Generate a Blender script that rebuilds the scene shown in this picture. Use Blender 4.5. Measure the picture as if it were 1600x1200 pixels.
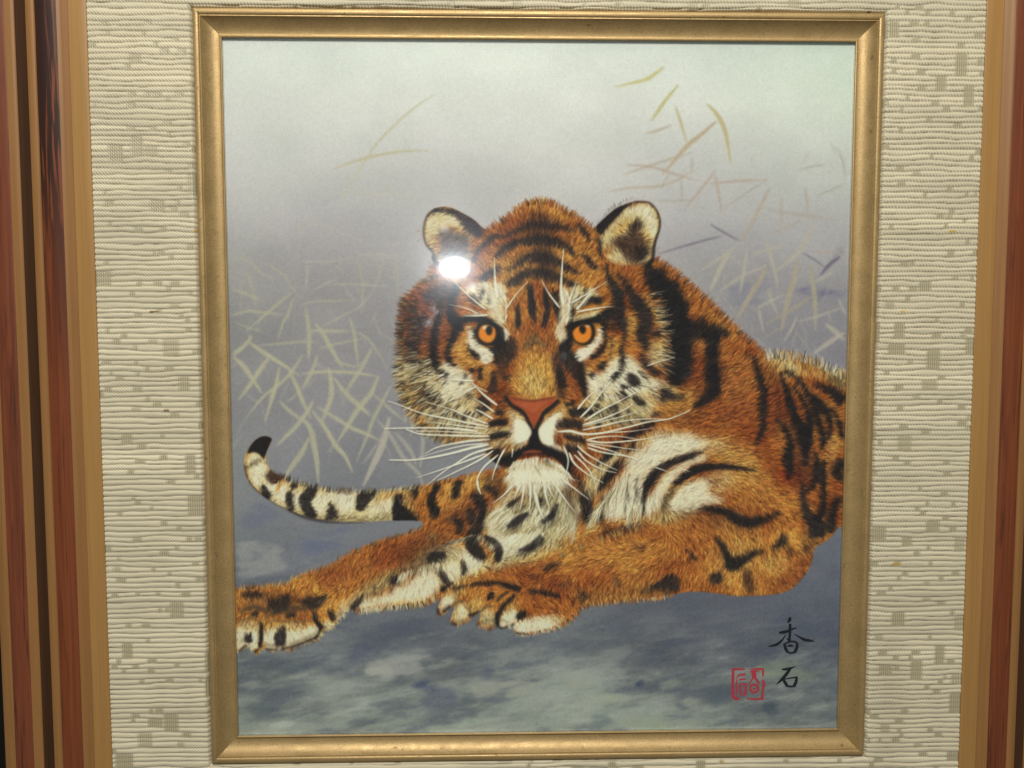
import bpy, math
import numpy as np

for o in list(bpy.data.objects): bpy.data.objects.remove(o, do_unlink=True)
scene = bpy.context.scene
col = scene.collection

# ------------------------------------------------------------------ camera
cam_d = bpy.data.cameras.new('camera'); cam = bpy.data.objects.new('camera', cam_d); col.objects.link(cam)
cam_d.sensor_width = 36.0; cam_d.lens = 36.0*1350/1600; cam_d.clip_start = .01; cam_d.clip_end = 100
cam.location = (-.01971, -.33723, .02863)
cam.rotation_euler = (1.50003, .000596, -.024788)
scene.camera = cam

# ------------------------------------------------------------------ world: dim neutral room
world = bpy.data.worlds.new('World'); scene.world = world; world.use_nodes = True
bg = world.node_tree.nodes['Background']; bg.inputs[0].default_value = (.95, .98, 1.0, 1); bg.inputs[1].default_value = .11

# ------------------------------------------------------------------ lamps
def lamp(name, loc, aim, size, power, colour, shape='RECTANGLE'):
    d = bpy.data.lights.new(name, 'AREA'); d.shape = shape; d.size, d.size_y = size; d.energy = power; d.color = colour
    o = bpy.data.objects.new(name, d); col.objects.link(o); o.location = loc
    from mathutils import Vector
    o.rotation_euler = (Vector(aim)-Vector(loc)).to_track_quat('-Z', 'Y').to_euler()
    return o
lamp('ceiling_light', (-.06, -.74, .58), (0, 0, .06), (.34, .22), 8.4, (1.0, .965, .90))
lamp('bare_bulb', (-.0996, -1.5948, .1510), (-.034, 0, .05), (.058, .034), .72, (.93, .97, 1.0), 'ELLIPSE')
for nm, loc, sz, pw in (('glint_lamp', (-.1214, -1.5879, .2360), (.006, .013), .009), ('glint_lamp', (-.0615, -1.5976, .1087), (.017, .010), .02),
                        ('glint_lamp', (-.1428, -1.5959, .0576), (.008, .006), .006), ('glint_lamp', (-.1572, -1.5953, .0306), (.011, .006), .008), ('glint_lamp', (.1457, -1.5922, -.0482), (.005, .006), .003)):
    lamp(nm, loc, (0, 0, .03), sz, pw, (.95, .98, 1.0), 'ELLIPSE')

scene.view_settings.view_transform = 'Standard'; scene.view_settings.look = 'None'
scene.view_settings.exposure = 0; scene.view_settings.gamma = 1; scene.view_settings.use_curve_mapping = False

# ------------------------------------------------------------------ helpers
MM = .001
def mesh_obj(name, verts, faces, mat, parent=None, uvs=None, smooth=False):
    me = bpy.data.meshes.new(name); me.from_pydata([tuple(v) for v in verts], [], [tuple(f) for f in faces])
    if uvs is not None:
        ul = me.uv_layers.new(name='UVMap')
        for l in me.loops: ul.data[l.index].uv = uvs[l.vertex_index]
    me.materials.append(mat)
    if smooth: me.polygons.foreach_set('use_smooth', [True]*len(me.polygons))
    me.update()
    o = bpy.data.objects.new(name, me); col.objects.link(o)
    if parent: o.parent = parent
    return o

def quad_mesh(name, V, F, mat, parent=None, smooth=False):
    me = bpy.data.meshes.new(name)
    me.vertices.add(len(V)); me.vertices.foreach_set('co', np.ascontiguousarray(V, np.float32).ravel())
    n = len(F); me.loops.add(n*4); me.polygons.add(n)
    me.loops.foreach_set('vertex_index', np.ascontiguousarray(F, np.int32).ravel())
    me.polygons.foreach_set('loop_start', np.arange(0, n*4, 4, dtype=np.int32))
    me.polygons.foreach_set('use_smooth', np.full(n, smooth))
    me.materials.append(mat); me.update(calc_edges=True)
    o = bpy.data.objects.new(name, me); col.objects.link(o)
    if parent: o.parent = parent
    return o

def colour_attr(o, name, rgb, alpha=None):
    a = o.data.color_attributes.new(name, 'FLOAT_COLOR', 'POINT')
    buf = np.ones((len(rgb), 4), np.float32); buf[:, :3] = rgb
    if alpha is not None: buf[:, 3] = alpha
    a.data.foreach_set('color', buf.ravel())

def lin(c):
    c = np.asarray(c, float)/255.
    return np.where(c <= .04045, c/12.92, ((c+.055)/1.055)**2.4)

class NT:
    def __init__(s, name):
        s.m = bpy.data.materials.new(name); s.m.use_nodes = True; s.t = s.m.node_tree; s.t.nodes.clear()
        s.out = s.n('ShaderNodeOutputMaterial')
    def n(s, ty, **kw):
        nd = s.t.nodes.new(ty)
        for k, v in kw.items(): setattr(nd, k, v)
        return nd
    def l(s, a, b): s.t.links.new(a, b)
    def math(s, op, a, b=None, clamp=False):
        nd = s.n('ShaderNodeMath', operation=op); nd.use_clamp = clamp
        for i, v in enumerate((a, b)):
            if v is None: continue
            if isinstance(v, (int, float)): nd.inputs[i].default_value = v
            else: s.l(v, nd.inputs[i])
        return nd.outputs[0]
    def mix(s, f, a, b, mode='MIX'):
        nd = s.n('ShaderNodeMix', data_type='RGBA', blend_type=mode)
        for i, v in ((0, f), (6, a), (7, b)):
            if isinstance(v, (int, float)): nd.inputs[i].default_value = v
            elif isinstance(v, (tuple, list, np.ndarray)): nd.inputs[i].default_value = (*[float(q) for q in v][:3], 1)
            else: s.l(v, nd.inputs[i])
        return nd.outputs[2]
    def noise(s, vec, scale, detail=4, rough=.55, dist=0):
        nd = s.n('ShaderNodeTexNoise'); nd.inputs['Scale'].default_value = scale; nd.inputs['Detail'].default_value = detail
        nd.inputs['Roughness'].default_value = rough; nd.inputs['Distortion'].default_value = dist
        if vec is not None: s.l(vec, nd.inputs['Vector'])
        return nd.outputs[0]
    def ramp(s, f, stops):
        nd = s.n('ShaderNodeValToRGB'); e = nd.color_ramp.elements
        while len(e) < len(stops): e.new(.5)
        for q, (p, c) in zip(e, stops): q.position = p; q.color = (*[float(v) for v in (c if hasattr(c, '__len__') else (c, c, c))][:3], 1)
        s.l(f, nd.inputs[0]); return nd.outputs[0]
    def mapping(s, vec, scale, loc=(0, 0, 0)):
        nd = s.n('ShaderNodeMapping'); nd.inputs['Scale'].default_value = scale; nd.inputs['Location'].default_value = loc
        s.l(vec, nd.inputs['Vector']); return nd.outputs[0]
    def pbr(s, colour, rough, metal=0, bump=None, bs=.2, bd=.0005, spec=.5, coat=0):
        b = s.n('ShaderNodeBsdfPrincipled')
        for k, v in (('Base Color', colour), ('Roughness', rough), ('Metallic', metal)):
            if isinstance(v, (int, float)): b.inputs[k].default_value = v
            elif isinstance(v, (tuple, list, np.ndarray)): b.inputs[k].default_value = (*[float(q) for q in v][:3], 1)
            else: s.l(v, b.inputs[k])
        b.inputs['Specular IOR Level'].default_value = spec; b.inputs['Coat Weight'].default_value = coat; b.inputs['Coat Roughness'].default_value = .25
        if bump is not None:
            bp = s.n('ShaderNodeBump'); bp.inputs['Strength'].default_value = bs; bp.inputs['Distance'].default_value = bd
            s.l(bump, bp.inputs['Height']); s.l(bp.outputs[0], b.inputs['Normal'])
        s.l(b.outputs[0], s.out.inputs[0]); return b

# ------------------------------------------------------------------ materials
def m_gold():
    t = NT('gold_paint'); tc = t.n('ShaderNodeTexCoord').outputs['Object']
    n1 = t.noise(tc, 1600, 3, .6); n2 = t.noise(tc, 60, 4, .5)
    c = t.mix(n2, lin((172, 144, 94)), lin((194, 165, 112)))
    c = t.mix(t.ramp(n1, ((.35, 0), (.75, .5))), c, lin((128, 102, 62)))
    sp = t.ramp(t.noise(tc, 420, 2, .5), ((.70, 0), (.76, 1)))
    c = t.mix(t.math('MULTIPLY', sp, .5), c, lin((70, 52, 32)))
    wr = t.ramp(t.noise(tc, 900, 4, .7), ((.60, 0), (.72, 1)))
    c = t.mix(t.math('MULTIPLY', wr, .45), c, lin((104, 80, 48)))
    t.pbr(c, t.ramp(t.noise(tc, 120, 4, .6), ((.3, .36), (.7, .56))), .45, n1, .22, .0003); return t.m
def m_wood(name, a, b, seed, rough=.45, dark=None, fig=1.0):
    # grain runs along U of the rail
    t = NT(name); uv = t.n('ShaderNodeUVMap').outputs[0]
    v1 = t.mapping(uv, (9, 420, 1), (seed, seed*.7, 0)); v2 = t.mapping(uv, (30, 1900, 1), (seed*2, 0, 0))
    n1 = t.noise(v1, 1, 5, .6, 1.2); n2 = t.noise(v2, 1, 4, .6)
    c = t.mix(t.ramp(n1, ((.2, 0), (.8, 1))), lin(a), lin(b))
    c = t.mix(t.math('MULTIPLY', t.ramp(n2, ((.45, 0), (.8, 1))), .2), c, lin(tuple(q*.6 for q in a)))
    if dark is not None:
        v3 = t.mapping(uv, (13, 170, 1), (seed*3.1, seed, 0))
        n3 = t.noise(v3, 1, 3, .5, 2.2); n4 = t.noise(t.mapping(uv, (5, 90, 1), (seed, 3, 0)), 1, 3, .5, 1.0)
        f = t.math('MULTIPLY', t.ramp(n3, ((.44, 0), (.54, 1))), t.ramp(n4, ((.42, 0), (.54, 1))))
        if fig > 1:      # bold cathedral figure towards one end of the board
            sx = t.n('ShaderNodeSeparateXYZ'); t.l(uv, sx.inputs[0])
            f = t.math('MULTIPLY', t.ramp(n3, ((.40, 0), (.50, 1))), t.math('MULTIPLY', sx.outputs[0], 11.0, True), True)
            fig = 1.0
        c = t.mix(t.math('MULTIPLY', f, .9*fig), c, lin(dark))
        v5 = t.mapping(uv, (18, 900, 1), (seed, 0, 0)); n5 = t.noise(v5, 1, 3, .6, 1.5)
        c = t.mix(t.math('MULTIPLY', t.ramp(n5, ((.56, 0), (.68, 1))), .6), c, lin(tuple(q*.8 for q in dark)))
    t.pbr(c, rough, 0, n2, .12, .0003, .35, .0); return t.m
def m_fabric():
    t = NT('woven_fabric'); at = t.n('ShaderNodeVertexColor', layer_name='weave'); tc = t.n('ShaderNodeTexCoord').outputs['Object']
    w = t.n('ShaderNodeTexWave', wave_type='BANDS', bands_direction='X'); w.inputs['Scale'].default_value = 380; w.inputs['Distortion'].default_value = .6
    t.l(tc, w.inputs['Vector'])
    w2 = t.n('ShaderNodeTexWave', wave_type='BANDS', bands_direction='DIAGONAL'); w2.inputs['Scale'].default_value = 520; w2.inputs['Distortion'].default_value = 1.0
    t.l(tc, w2.inputs['Vector'])
    rib = t.ramp(w.outputs[1], ((.1, .66), (.6, 1.08)))
    tw = t.ramp(w2.outputs[1], ((.1, .72), (.7, 1.1)))
    k = t.mix(at.outputs['Alpha'], tw, rib)
    c = t.mix(1.0, at.outputs['Color'], k, 'MULTIPLY')
    n = t.noise(tc, 2600, 3, .6)
    c = t.mix(t.math('MULTIPLY', n, .3), c, lin((170, 158, 126)))
    h = t.math('ADD', w2.outputs[1], n)
    t.pbr(c, .62, 0, h, .35, .0002, .3)
    b = [q for q in t.t.nodes if q.type == 'BSDF_PRINCIPLED'][0]
    rg = t.math('MULTIPLY_ADD', at.outputs['Alpha'], -.26); rg.node.inputs[2].default_value = .62; t.l(rg, b.inputs['Roughness'])
    b.inputs['Specular IOR Level'].default_value = .6
    b.inputs['Sheen Weight'].default_value = .25; b.inputs['Sheen Roughness'].default_value = .5
    return t.m
def m_print():
    t = NT('printed_paper'); at = t.n('ShaderNodeVertexColor', layer_name='ink'); tc = t.n('ShaderNodeTexCoord').outputs['Object']
    n = t.noise(tc, 2400, 3, .6)
    c = t.mix(1.0, at.outputs['Color'], t.ramp(n, ((.3, .90), (.7, 1.06))), 'MULTIPLY')
    t.pbr(c, .8, 0, n, .1, .0001, .15); return t.m
def m_ink(name, c, a):
    t = NT(name); tc = t.n('ShaderNodeTexCoord').outputs['Object']; n = t.noise(tc, 1500, 4, .7)
    t.pbr(t.mix(n, lin(c), lin(a)), .8, 0, None, spec=.1); return t.m
def m_glass():
    t = NT('picture_glass')
    fr = t.n('ShaderNodeFresnel'); fr.inputs[0].default_value = 1.32
    g = t.n('ShaderNodeBsdfGlossy'); g.inputs['Roughness'].default_value = .055
    tr = t.n('ShaderNodeBsdfTransparent'); tr.inputs[0].default_value = (.985, .992, .988, 1)
    m1 = t.n('ShaderNodeMixShader'); t.l(fr.outputs[0], m1.inputs[0]); t.l(tr.outputs[0], m1.inputs[1]); t.l(g.outputs[0], m1.inputs[2])
    g2 = t.n('ShaderNodeBsdfGlossy'); g2.inputs['Roughness'].default_value = .15; g2.inputs[0].default_value = (.9, .95, 1, 1)
    m2 = t.n('ShaderNodeMixShader')
    tc = t.n('ShaderNodeTexCoord').outputs['Object']
    film = t.math('MULTIPLY_ADD', t.noise(tc, 40, 4, .6), .010); film.node.inputs[2].default_value = .014
    t.l(film, m2.inputs[0]); t.l(m1.outputs[0], m2.inputs[1]); t.l(g2.outputs[0], m2.inputs[2])
    t.l(m2.outputs[0], t.out.inputs[0]); return t.m
def m_wall():
    t = NT('dark_wall'); tc = t.n('ShaderNodeTexCoord').outputs['Object']; n = t.noise(tc, 300, 4, .6)
    t.pbr(t.mix(n, (.006, .005, .004), (.012, .010, .008)), .9, 0, n, .3, .001, .1); return t.m

GOLD = m_gold(); FAB = m_fabric(); PRINT = m_print(); GLASS = m_glass()
TAN = m_wood('tan_wood', (140, 98, 54), (158, 114, 66), 1.3); LINER = m_wood('gold_liner_wood', (158, 118, 66), (173, 132, 76), 4.1, .38)
SHADEW = m_wood('shaded_groove_wood', (66, 44, 28), (88, 60, 38), 7.7, .6)  # shadow of the ridge in the groove, painted as a darker wood colour
ROSE = [m_wood('rosewood_inlay', (104, 52, 30), (138, 76, 42), s, .42, (36, 26, 24), f) for s, f in ((2.2, 2), (5.7, .35), (8.4, .6), (11.9, .6))]
ROSE2 = m_wood('rosewood_outer_inlay', (104, 54, 34), (134, 74, 46), 14.3, .45, (44, 28, 22), .3)

# ------------------------------------------------------------------ setting
wall = mesh_obj('wall', [(-1.2, .0125, -1.2), (1.2, .0125, -1.2), (1.2, .0125, 1.2), (-1.2, .0125, 1.2)], [(0, 1, 2, 3)], m_wall())
wall['kind'] = 'structure'; wall['label'] = 'dark wall behind the framed picture'

# ------------------------------------------------------------------ the framed picture
pic = bpy.data.objects.new('framed_picture', None); col.objects.link(pic); pic.empty_display_size = .05
pic['label'] = 'framed tiger print with gold inner frame, woven cream mat and wooden outer frame'; pic['category'] = 'framed picture'
LW, LH = 121.0, 136.25                      # half size of the sight opening, mm

def rail(name, prof, hw, hh, side, mat, parent, smooth=True):
    # prof: (distance outward from the rectangle hw x hh, height); mitred at both ends
    V = []; UV = []; n = len(prof); acc = 0; last = None
    for (d, h) in prof:
        a, b = hw+d, hh+d
        if last is not None: acc += math.hypot(d-last[0], h-last[1])
        last = (d, h)
        e = {'top': ((-a, b), (a, b)), 'bottom': ((a, -b), (-a, -b)), 'left': ((-a, -b), (-a, b)), 'right': ((a, b), (a, -b))}[side]
        L = a if side in ('top', 'bottom') else b
        for k, (x, z) in enumerate(e):
            V.append((x*MM, -h*MM, z*MM)); UV.append(((L if k else -L)*MM, acc*MM))
    F = [(2*i, 2*i+1, 2*i+3, 2*i+2) for i in range(n-1)]
    o = mesh_obj(name, V, F, mat, parent, UV, smooth)
    if smooth:
        me = o.data; me.polygons.foreach_set('use_smooth', [True]*len(me.polygons))
        try: me.set_sharp_from_angle(angle=math.radians(38))
        except Exception: pass
    return o

GP = [(0, -2.2), (0, -.45), (.12, -.12), (.40, 0), (.68, -.1), (.85, -.5), (1.0, -.72), (1.6, -.78), (2.8, -.6), (4.0, -.2), (5.2, .5), (6.1, 1.25), (6.75, 2.0), (7.1, 2.5), (7.45, 2.45), (7.6, 2.75), (7.9, 3.02), (8.5, 3.12), (9.2, 3.1), (9.6, 2.95), (9.8, 2.6), (9.8, -3)]
for s in ('left', 'right', 'top', 'bottom'):
    rail('gold_rail', GP, LW, LH, s, GOLD, pic)
MW, MH = LW+48.8, LH+48.8
WP = [(6.6, 3.25), (6.9, 3.5), (8.6, 4.3), (10.0, 5.3), (17.8, 5.35), (18.0, 5.7), (18.6, 6.0), (20.4, 6.0), (21.0, 5.7), (21.2, 5.2), (21.25, -12)]
WO = [(27.0, -12), (27.0, 2.0), (27.4, 2.4), (28.5, 2.6), (30.6, 2.5), (37.8, 2.2), (41.6, 1.9), (42.3, 1.5), (42.5, .8), (42.5, -12)]
LP = [(0, -3), (0, 2.9), (.25, 3.1), (3, 3.15), (6.6, 3.2), (6.6, -3)]
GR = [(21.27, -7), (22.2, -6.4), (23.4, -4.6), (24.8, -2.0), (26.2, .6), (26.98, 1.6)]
I1 = [(10.02, 5.2), (10.05, 5.5), (10.3, 5.62), (14, 5.7), (17.5, 5.62), (17.75, 5.5), (17.8, 5.2)]
I2 = [(30.62, 2.0), (30.65, 2.6), (30.9, 2.72), (34, 2.75), (37.5, 2.5), (37.75, 2.4), (37.78, 2.0)]
for k, s in enumerate(('left', 'right', 'top', 'bottom')):
    w = rail('wooden_rail', WP, MW, MH, s, TAN, pic)
    rail('outer_moulding', WO, MW, MH, s, TAN, w); rail('groove', GR, MW, MH, s, SHADEW, w)
    rail('liner', LP, MW, MH, s, LINER, w)
    rail('inlay', I1, MW, MH, s, ROSE[k], w); rail('inlay', I2, MW, MH, s, ROSE2, w)

# ---- woven mat: real cords with slubs and flat woven blocks
def build_mat():
    hx, hz = LW+9.8+.35, LH+9.8+.35
    def axis(h, H, st):
        a = np.linspace(-H, -h, int((H-h)/st)); b = np.linspace(-h, h, int(2*h/st)); return np.unique(np.concatenate([a, b, -a]).round(5))
    def edge(ax, h):   # a few extra lines close to the opening for the rolled edge
        ex = np.array([.15, .4, .8, 1.3])
        return np.unique(np.concatenate([ax, h+ex, -h-ex]).round(5))
    xs = axis(hx, MW-.05, .52); zs = edge(axis(hz, MH-.05, .27), hz); xs = edge(xs, hx)
    nx, nz = len(xs), len(zs)
    X, Z = np.meshgrid(xs, zs)
    r = np.random.default_rng(5)
    P = 2.02
    ext = 2*int(MW)+40, 2*int(MH)+40
    w1 = vnoise(ext[0]*2, ext[1]*2, 20, 6, 41, 3); w2 = vnoise(ext[0]*2, ext[1]*2, 60, 9, 43, 2)
    def samp(w, x, z):
        i = np.clip((x+MW+10)*2, 0, w.shape[1]-1.01); j = np.clip((z+MH+10)*2, 0, w.shape[0]-1.01)
        a = i.astype(int); b = j.astype(int); fx = i-a; fy = j-b
        return (w[b, a]*(1-fx)+w[b, a+1]*fx)*(1-fy)+(w[b+1, a]*(1-fx)+w[b+1, a+1]*fx)*fy
    wave = samp(w1, X, Z)*1.2+samp(w2, X, Z)*1.1
    ph = (Z+wave)/P; c = np.floor(ph); fr = ph-c
    blk = np.zeros_like(X); dot = np.zeros_like(X); shade = np.zeros_like(X)
    zc = ph
    for i in range(2100):
        x = r.uniform(-MW, MW); zz = r.uniform(-MH/P, MH/P)
        if abs(x) < hx-8 and abs(zz*P) < hz-8: continue
        big = r.random() < .16
        wd = r.uniform(3.6, 7) if big else r.uniform(1.4, 4); ht = r.integers(2, 5) if big else r.integers(1, 2)+0.
        z0 = math.floor(zz)
        i0, i1 = np.searchsorted(xs, (x-wd/2-1, x+wd/2+1)); j0, j1 = np.searchsorted(zs, ((z0-2.5)*P, (z0+ht+2.5)*P))
        if i1 <= i0 or j1 <= j0: continue
        w = (slice(j0, j1), slice(i0, i1))
        m = np.clip((wd/2-np.abs(X[w]-x))/.9+.5, 0, 1)*np.clip((zc[w]-z0)/.3+.5, 0, 1)*np.clip((z0+ht-zc[w])/.3+.5, 0, 1)
        if (m*np.maximum(blk[w], dot[w])).max() > .2: continue
        tgt = dot if r.random() < (.28 if big else .1) else blk
        tgt[w] = np.maximum(tgt[w], m)
    cord = np.sqrt(np.clip(1-((fr-.5)/.5)**2, 0, 1))
    rr = np.random.default_rng(7).normal(0, 1, 4000)
    tone = rr[(c.astype(int)+1500) % 4000]*.035
    s = np.maximum(np.abs(X)-hx, np.abs(Z)-hz)                      # distance from the opening
    roll = 1.9*np.clip(1-s/1.5, 0, 1)**2.2
    flat = np.maximum(blk, dot*.65)
    h = 2.05+.75*cord*(1-.8*flat)+.22*flat-roll+.25*samp(w2, X*.3, Z*.3)
    gap = np.clip(1.02-cord*1.55, 0, 1)*np.clip(1.0+samp(w1, X*.9+3, Z*1.1)*2.2, .25, 1.3)
    base = lin((219, 209, 177)); dark = lin((92, 82, 58)); tan = lin((176, 166, 132))
    colr = base[None, None]*(1+tone+samp(w2, X*.7+9, Z*.7)*.25+samp(w1, X*.5, Z*2.)*.35)[..., None]
    colr = colr*(1-.9*gap[..., None])+dark*(.9*gap[..., None])
    dots = (np.sin(X*2*np.pi/1.05)*.5+.5)**1.5
    dm = np.clip(dot*(.25+.75*(1-dots)), 0, 1)
    colr = colr*(1-dm[..., None])+tan*dm[..., None]
    colr = colr*(1-.85*blk[..., None])+tan*.85*blk[..., None]
    # metallic flecks spun into the yarn
    for i in range(60):
        x = r.uniform(-MW, MW); zz = (math.floor(r.uniform(-MH/P, MH/P))+.5)
        m = (np.abs(X-x) < r.uniform(.8, 1.8)) & (np.abs(zc-zz) < .22)
        colr[m] = lin(((206, 166, 60), (216, 180, 90), (120, 84, 40))[i % 3])
    keepc = np.maximum(np.abs((X[:-1, :-1]+X[1:, 1:])/2)-hx, np.abs((Z[:-1, :-1]+Z[1:, 1:])/2)-hz) > 0
    idx = np.arange(nx*nz).reshape(nz, nx)
    F = np.stack([idx[:-1, :-1], idx[:-1, 1:], idx[1:, 1:], idx[1:, :-1]], -1)[keepc]
    V = np.stack([X, -h, Z], -1).reshape(-1, 3)*MM
    used = np.unique(F); mp = -np.ones(nx*nz, int); mp[used] = np.arange(len(used))
    o = quad_mesh('fabric_mat', V[used], mp[F], FAB, pic, True)
    colour_attr(o, 'weave', np.clip(colr, 0, 1).reshape(-1, 3)[used], np.clip(blk+dot*.6, 0, 1).ravel()[used])
    return o

# ---- glass pane, 0.9 mm thick, resting in the rebate
def build_glass():
    a, b = LW-.02, LH-.02; y0, y1 = .0016, .0007
    V = [(x*a*MM, y, z*b*MM) for y in (y1, y0) for x, z in ((-1, -1), (1, -1), (1, 1), (-1, 1))]
    F = [(0, 1, 2, 3), (7, 6, 5, 4), (0, 4, 5, 1), (1, 5, 6, 2), (2, 6, 7, 3), (3, 7, 4, 0)]
    return mesh_obj('glass_pane', V, F, GLASS, pic)
# ------------------------------------------------------------------ painter
# The print is painted stroke by stroke (fills, tapered strokes, hairs) in numpy.
X0, Y0, PW, PH = 326, 40, 1036, 1130          # window of the tracing grid
rng = np.random.default_rng(11)

def vnoise(w, h, sx, sy, seed, octs=4, gain=.55):
    r = np.random.default_rng(seed)
    out = np.zeros((h, w)); amp = 1.; tot = 0.
    for o in range(octs):
        gx = int(w/sx)+4; gy = int(h/sy)+4
        g = r.random((gy, gx))
        x = np.arange(w)/sx; y = np.arange(h)/sy
        xi = x.astype(int); yi = y.astype(int)
        fx = x-xi; fy = (y-yi)[:, None]
        fx = fx*fx*(3-2*fx); fy = fy*fy*(3-2*fy)
        a = g[yi][:, xi]; b = g[yi][:, xi+1]; c = g[yi+1][:, xi]; d = g[yi+1][:, xi+1]
        out += amp*((a*(1-fx)+b*fx)*(1-fy)+(c*(1-fx)+d*fx)*fy)
        tot += amp; amp *= gain; sx = max(sx/2, 1.01); sy = max(sy/2, 1.01)
    return out/tot-.5

def blur(a, r):
    if r <= .3: return a
    n = max(1, int(round(r*.9)))
    for ax in (0, 1):
        for _ in range(2):
            p = np.pad(a, [(n+1, n) if i == ax else (0, 0) for i in range(a.ndim)], mode='edge')
            c = np.cumsum(p, axis=ax)
            s1 = [slice(None)]*a.ndim; s2 = [slice(None)]*a.ndim
            L = a.shape[ax]
            s1[ax] = slice(2*n+1, 2*n+1+L); s2[ax] = slice(0, L)
            a = (c[tuple(s1)]-c[tuple(s2)])/(2*n+1)
    return a

def crom(P, closed, sub):
    P = np.asarray(P, float); n = len(P)
    if n < 3: return P
    if closed: Q = np.vstack([P[-1], P, P[0], P[1]])
    else: Q = np.vstack([2*P[0]-P[1], P, 2*P[-1]-P[-2]])
    out = []
    m = n if closed else n-1
    t = np.linspace(0, 1, sub, endpoint=False)[:, None]
    for i in range(m):
        a, b, c, d = Q[i], Q[i+1], Q[i+2], Q[i+3]
        out.append(.5*((2*b)+(-a+c)*t+(2*a-5*b+4*c-d)*t*t+(-a+3*b-3*c+d)*t**3))
    if not closed: out.append(P[-1:])
    return np.vstack(out)

def fillmask(poly, pad):
    # coverage of a polygon (non-zero winding), returned with its box
    x0 = int(max(0, np.floor(poly[:, 0].min()-pad))); x1 = int(min(PW, np.ceil(poly[:, 0].max()+pad)+1))
    y0 = int(max(0, np.floor(poly[:, 1].min()-pad))); y1 = int(min(PH, np.ceil(poly[:, 1].max()+pad)+1))
    if x1 <= x0+1 or y1 <= y0+1: return None
    w = x1-x0; m = np.zeros((y1-y0, w+2))
    a = poly; b = np.roll(poly, -1, 0)
    SUB = 3
    for r in range(y0, y1):
        for s in range(SUB):
            y = r+(s+.5)/SUB
            up = (a[:, 1] <= y) & (b[:, 1] > y); dn = (b[:, 1] <= y) & (a[:, 1] > y)
            k = up | dn
            if not k.any(): continue
            aa = a[k]; bb = b[k]
            xs = aa[:, 0]+(y-aa[:, 1])/(bb[:, 1]-aa[:, 1])*(bb[:, 0]-aa[:, 0])
            sg = np.where(up[k], 1, -1)
            o = np.argsort(xs); xs = np.clip(xs[o]-x0, 0, w); sg = np.cumsum(sg[o])
            for i in range(len(xs)-1):
                if sg[i] != 0:
                    l, rr = xs[i], xs[i+1]
                    li = int(l); ri = int(rr)
                    row = m[r-y0]
                    if li == ri: row[li] += (rr-l)/SUB
                    else:
                        row[li] += (li+1-l)/SUB
                        row[li+1:ri] += 1./SUB
                        row[ri] += (rr-ri)/SUB
    return np.clip(m[:, :w], 0, 1), x0, y0, x1, y1

def ribbon(P):
    d = np.gradient(P[:, :2], axis=0); l = np.hypot(d[:, 0], d[:, 1])+1e-9
    n = np.c_[-d[:, 1]/l, d[:, 0]/l]; h = P[:, 2:3]/2
    return np.vstack([P[:, :2]+n*h, (P[:, :2]-n*h)[::-1]])

ZO = dict(A=(600, 290, 6.154), B=(820, 290, 6.154), C=(600, 460, 6.154), D=(820, 460, 6.154), E=(600, 640, 6.154),
          F=(820, 640, 6.154), G=(1020, 400, 5), H=(1020, 600, 5), I=(1020, 740, 5), J=(760, 760, 5), K=(560, 740, 5),
          L=(350, 660, 5), M=(350, 820, 5), N=(340, 340, 5), O=(350, 540, 5), P=(1020, 80, 5), Q=(1020, 280, 5),
          R=(460, 80, 5), S=(360, 980, 4), T=(740, 980, 4), U=(1120, 950, 7.273), X=(0, 0, 1))
COL = dict(k=(44, 38, 36), K=(30, 27, 27), b=(66, 45, 34), r=(124, 65, 34), o=(172, 109, 49), g=(202, 150, 74), y=(204, 174, 104),
           c=(208, 194, 144), w=(224, 218, 186), W=(230, 226, 200), v=(150, 140, 102), n=(54, 50, 56), e=(226, 138, 40),
           t=(168, 160, 128), d=(104, 92, 62), p=(166, 82, 48), l=(190, 106, 66))

def parse(key, txt):
    ox, oy, sc = ZO[key]
    P = np.array([[float(q) for q in t.split(',')] for t in txt.split()])
    P[:, 0] = ox+P[:, 0]/sc-X0; P[:, 1] = oy+P[:, 1]/sc-Y0
    if P.shape[1] > 2:
        P[:, 2] /= sc
        if len(P) == 1: P = np.vstack([P-[P[0, 2]*.4, 0, 0], P+[P[0, 2]*.4, 0, 0]])
    return P

def put(img, cov, col, alpha):
    if cov is None: return
    m, x0, y0, x1, y1 = cov
    a = (m*alpha)[..., None]
    img[y0:y1, x0:x1] = img[y0:y1, x0:x1]*(1-a)+np.array(col, float)*a

def cover(key, txt, soft, width=None):
    P = parse(key, txt)
    if P.shape[1] == 3 or width:
        if width and P.shape[1] == 2:
            n = len(P); sc = ZO[key][2]
            t = np.linspace(0, 1, n)
            P = np.c_[P, width/sc*np.ones(n)]
        P = crom(P, False, 7) if len(P) > 2 else np.linspace(P[0], P[-1], 8); P[:, 2] = np.maximum(P[:, 2], .5)
        poly = ribbon(P)
    else:
        poly = crom(P, True, 6)
    f = fillmask(poly, 3*soft+2)
    if f is None: return None
    m, *bx = f
    return (blur(m, soft), *bx)

def run(img, block, sk=.62):
    for line in block.strip().splitlines():
        line = line.strip()
        if not line or line[0] == '#': continue
        head, txt = line.split(':')
        key, col, soft, al = head.split()
        for part in txt.split(';'):
            if part.strip(): put(img, cover(key, part, float(soft)*sk), COL[col], float(al))

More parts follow.
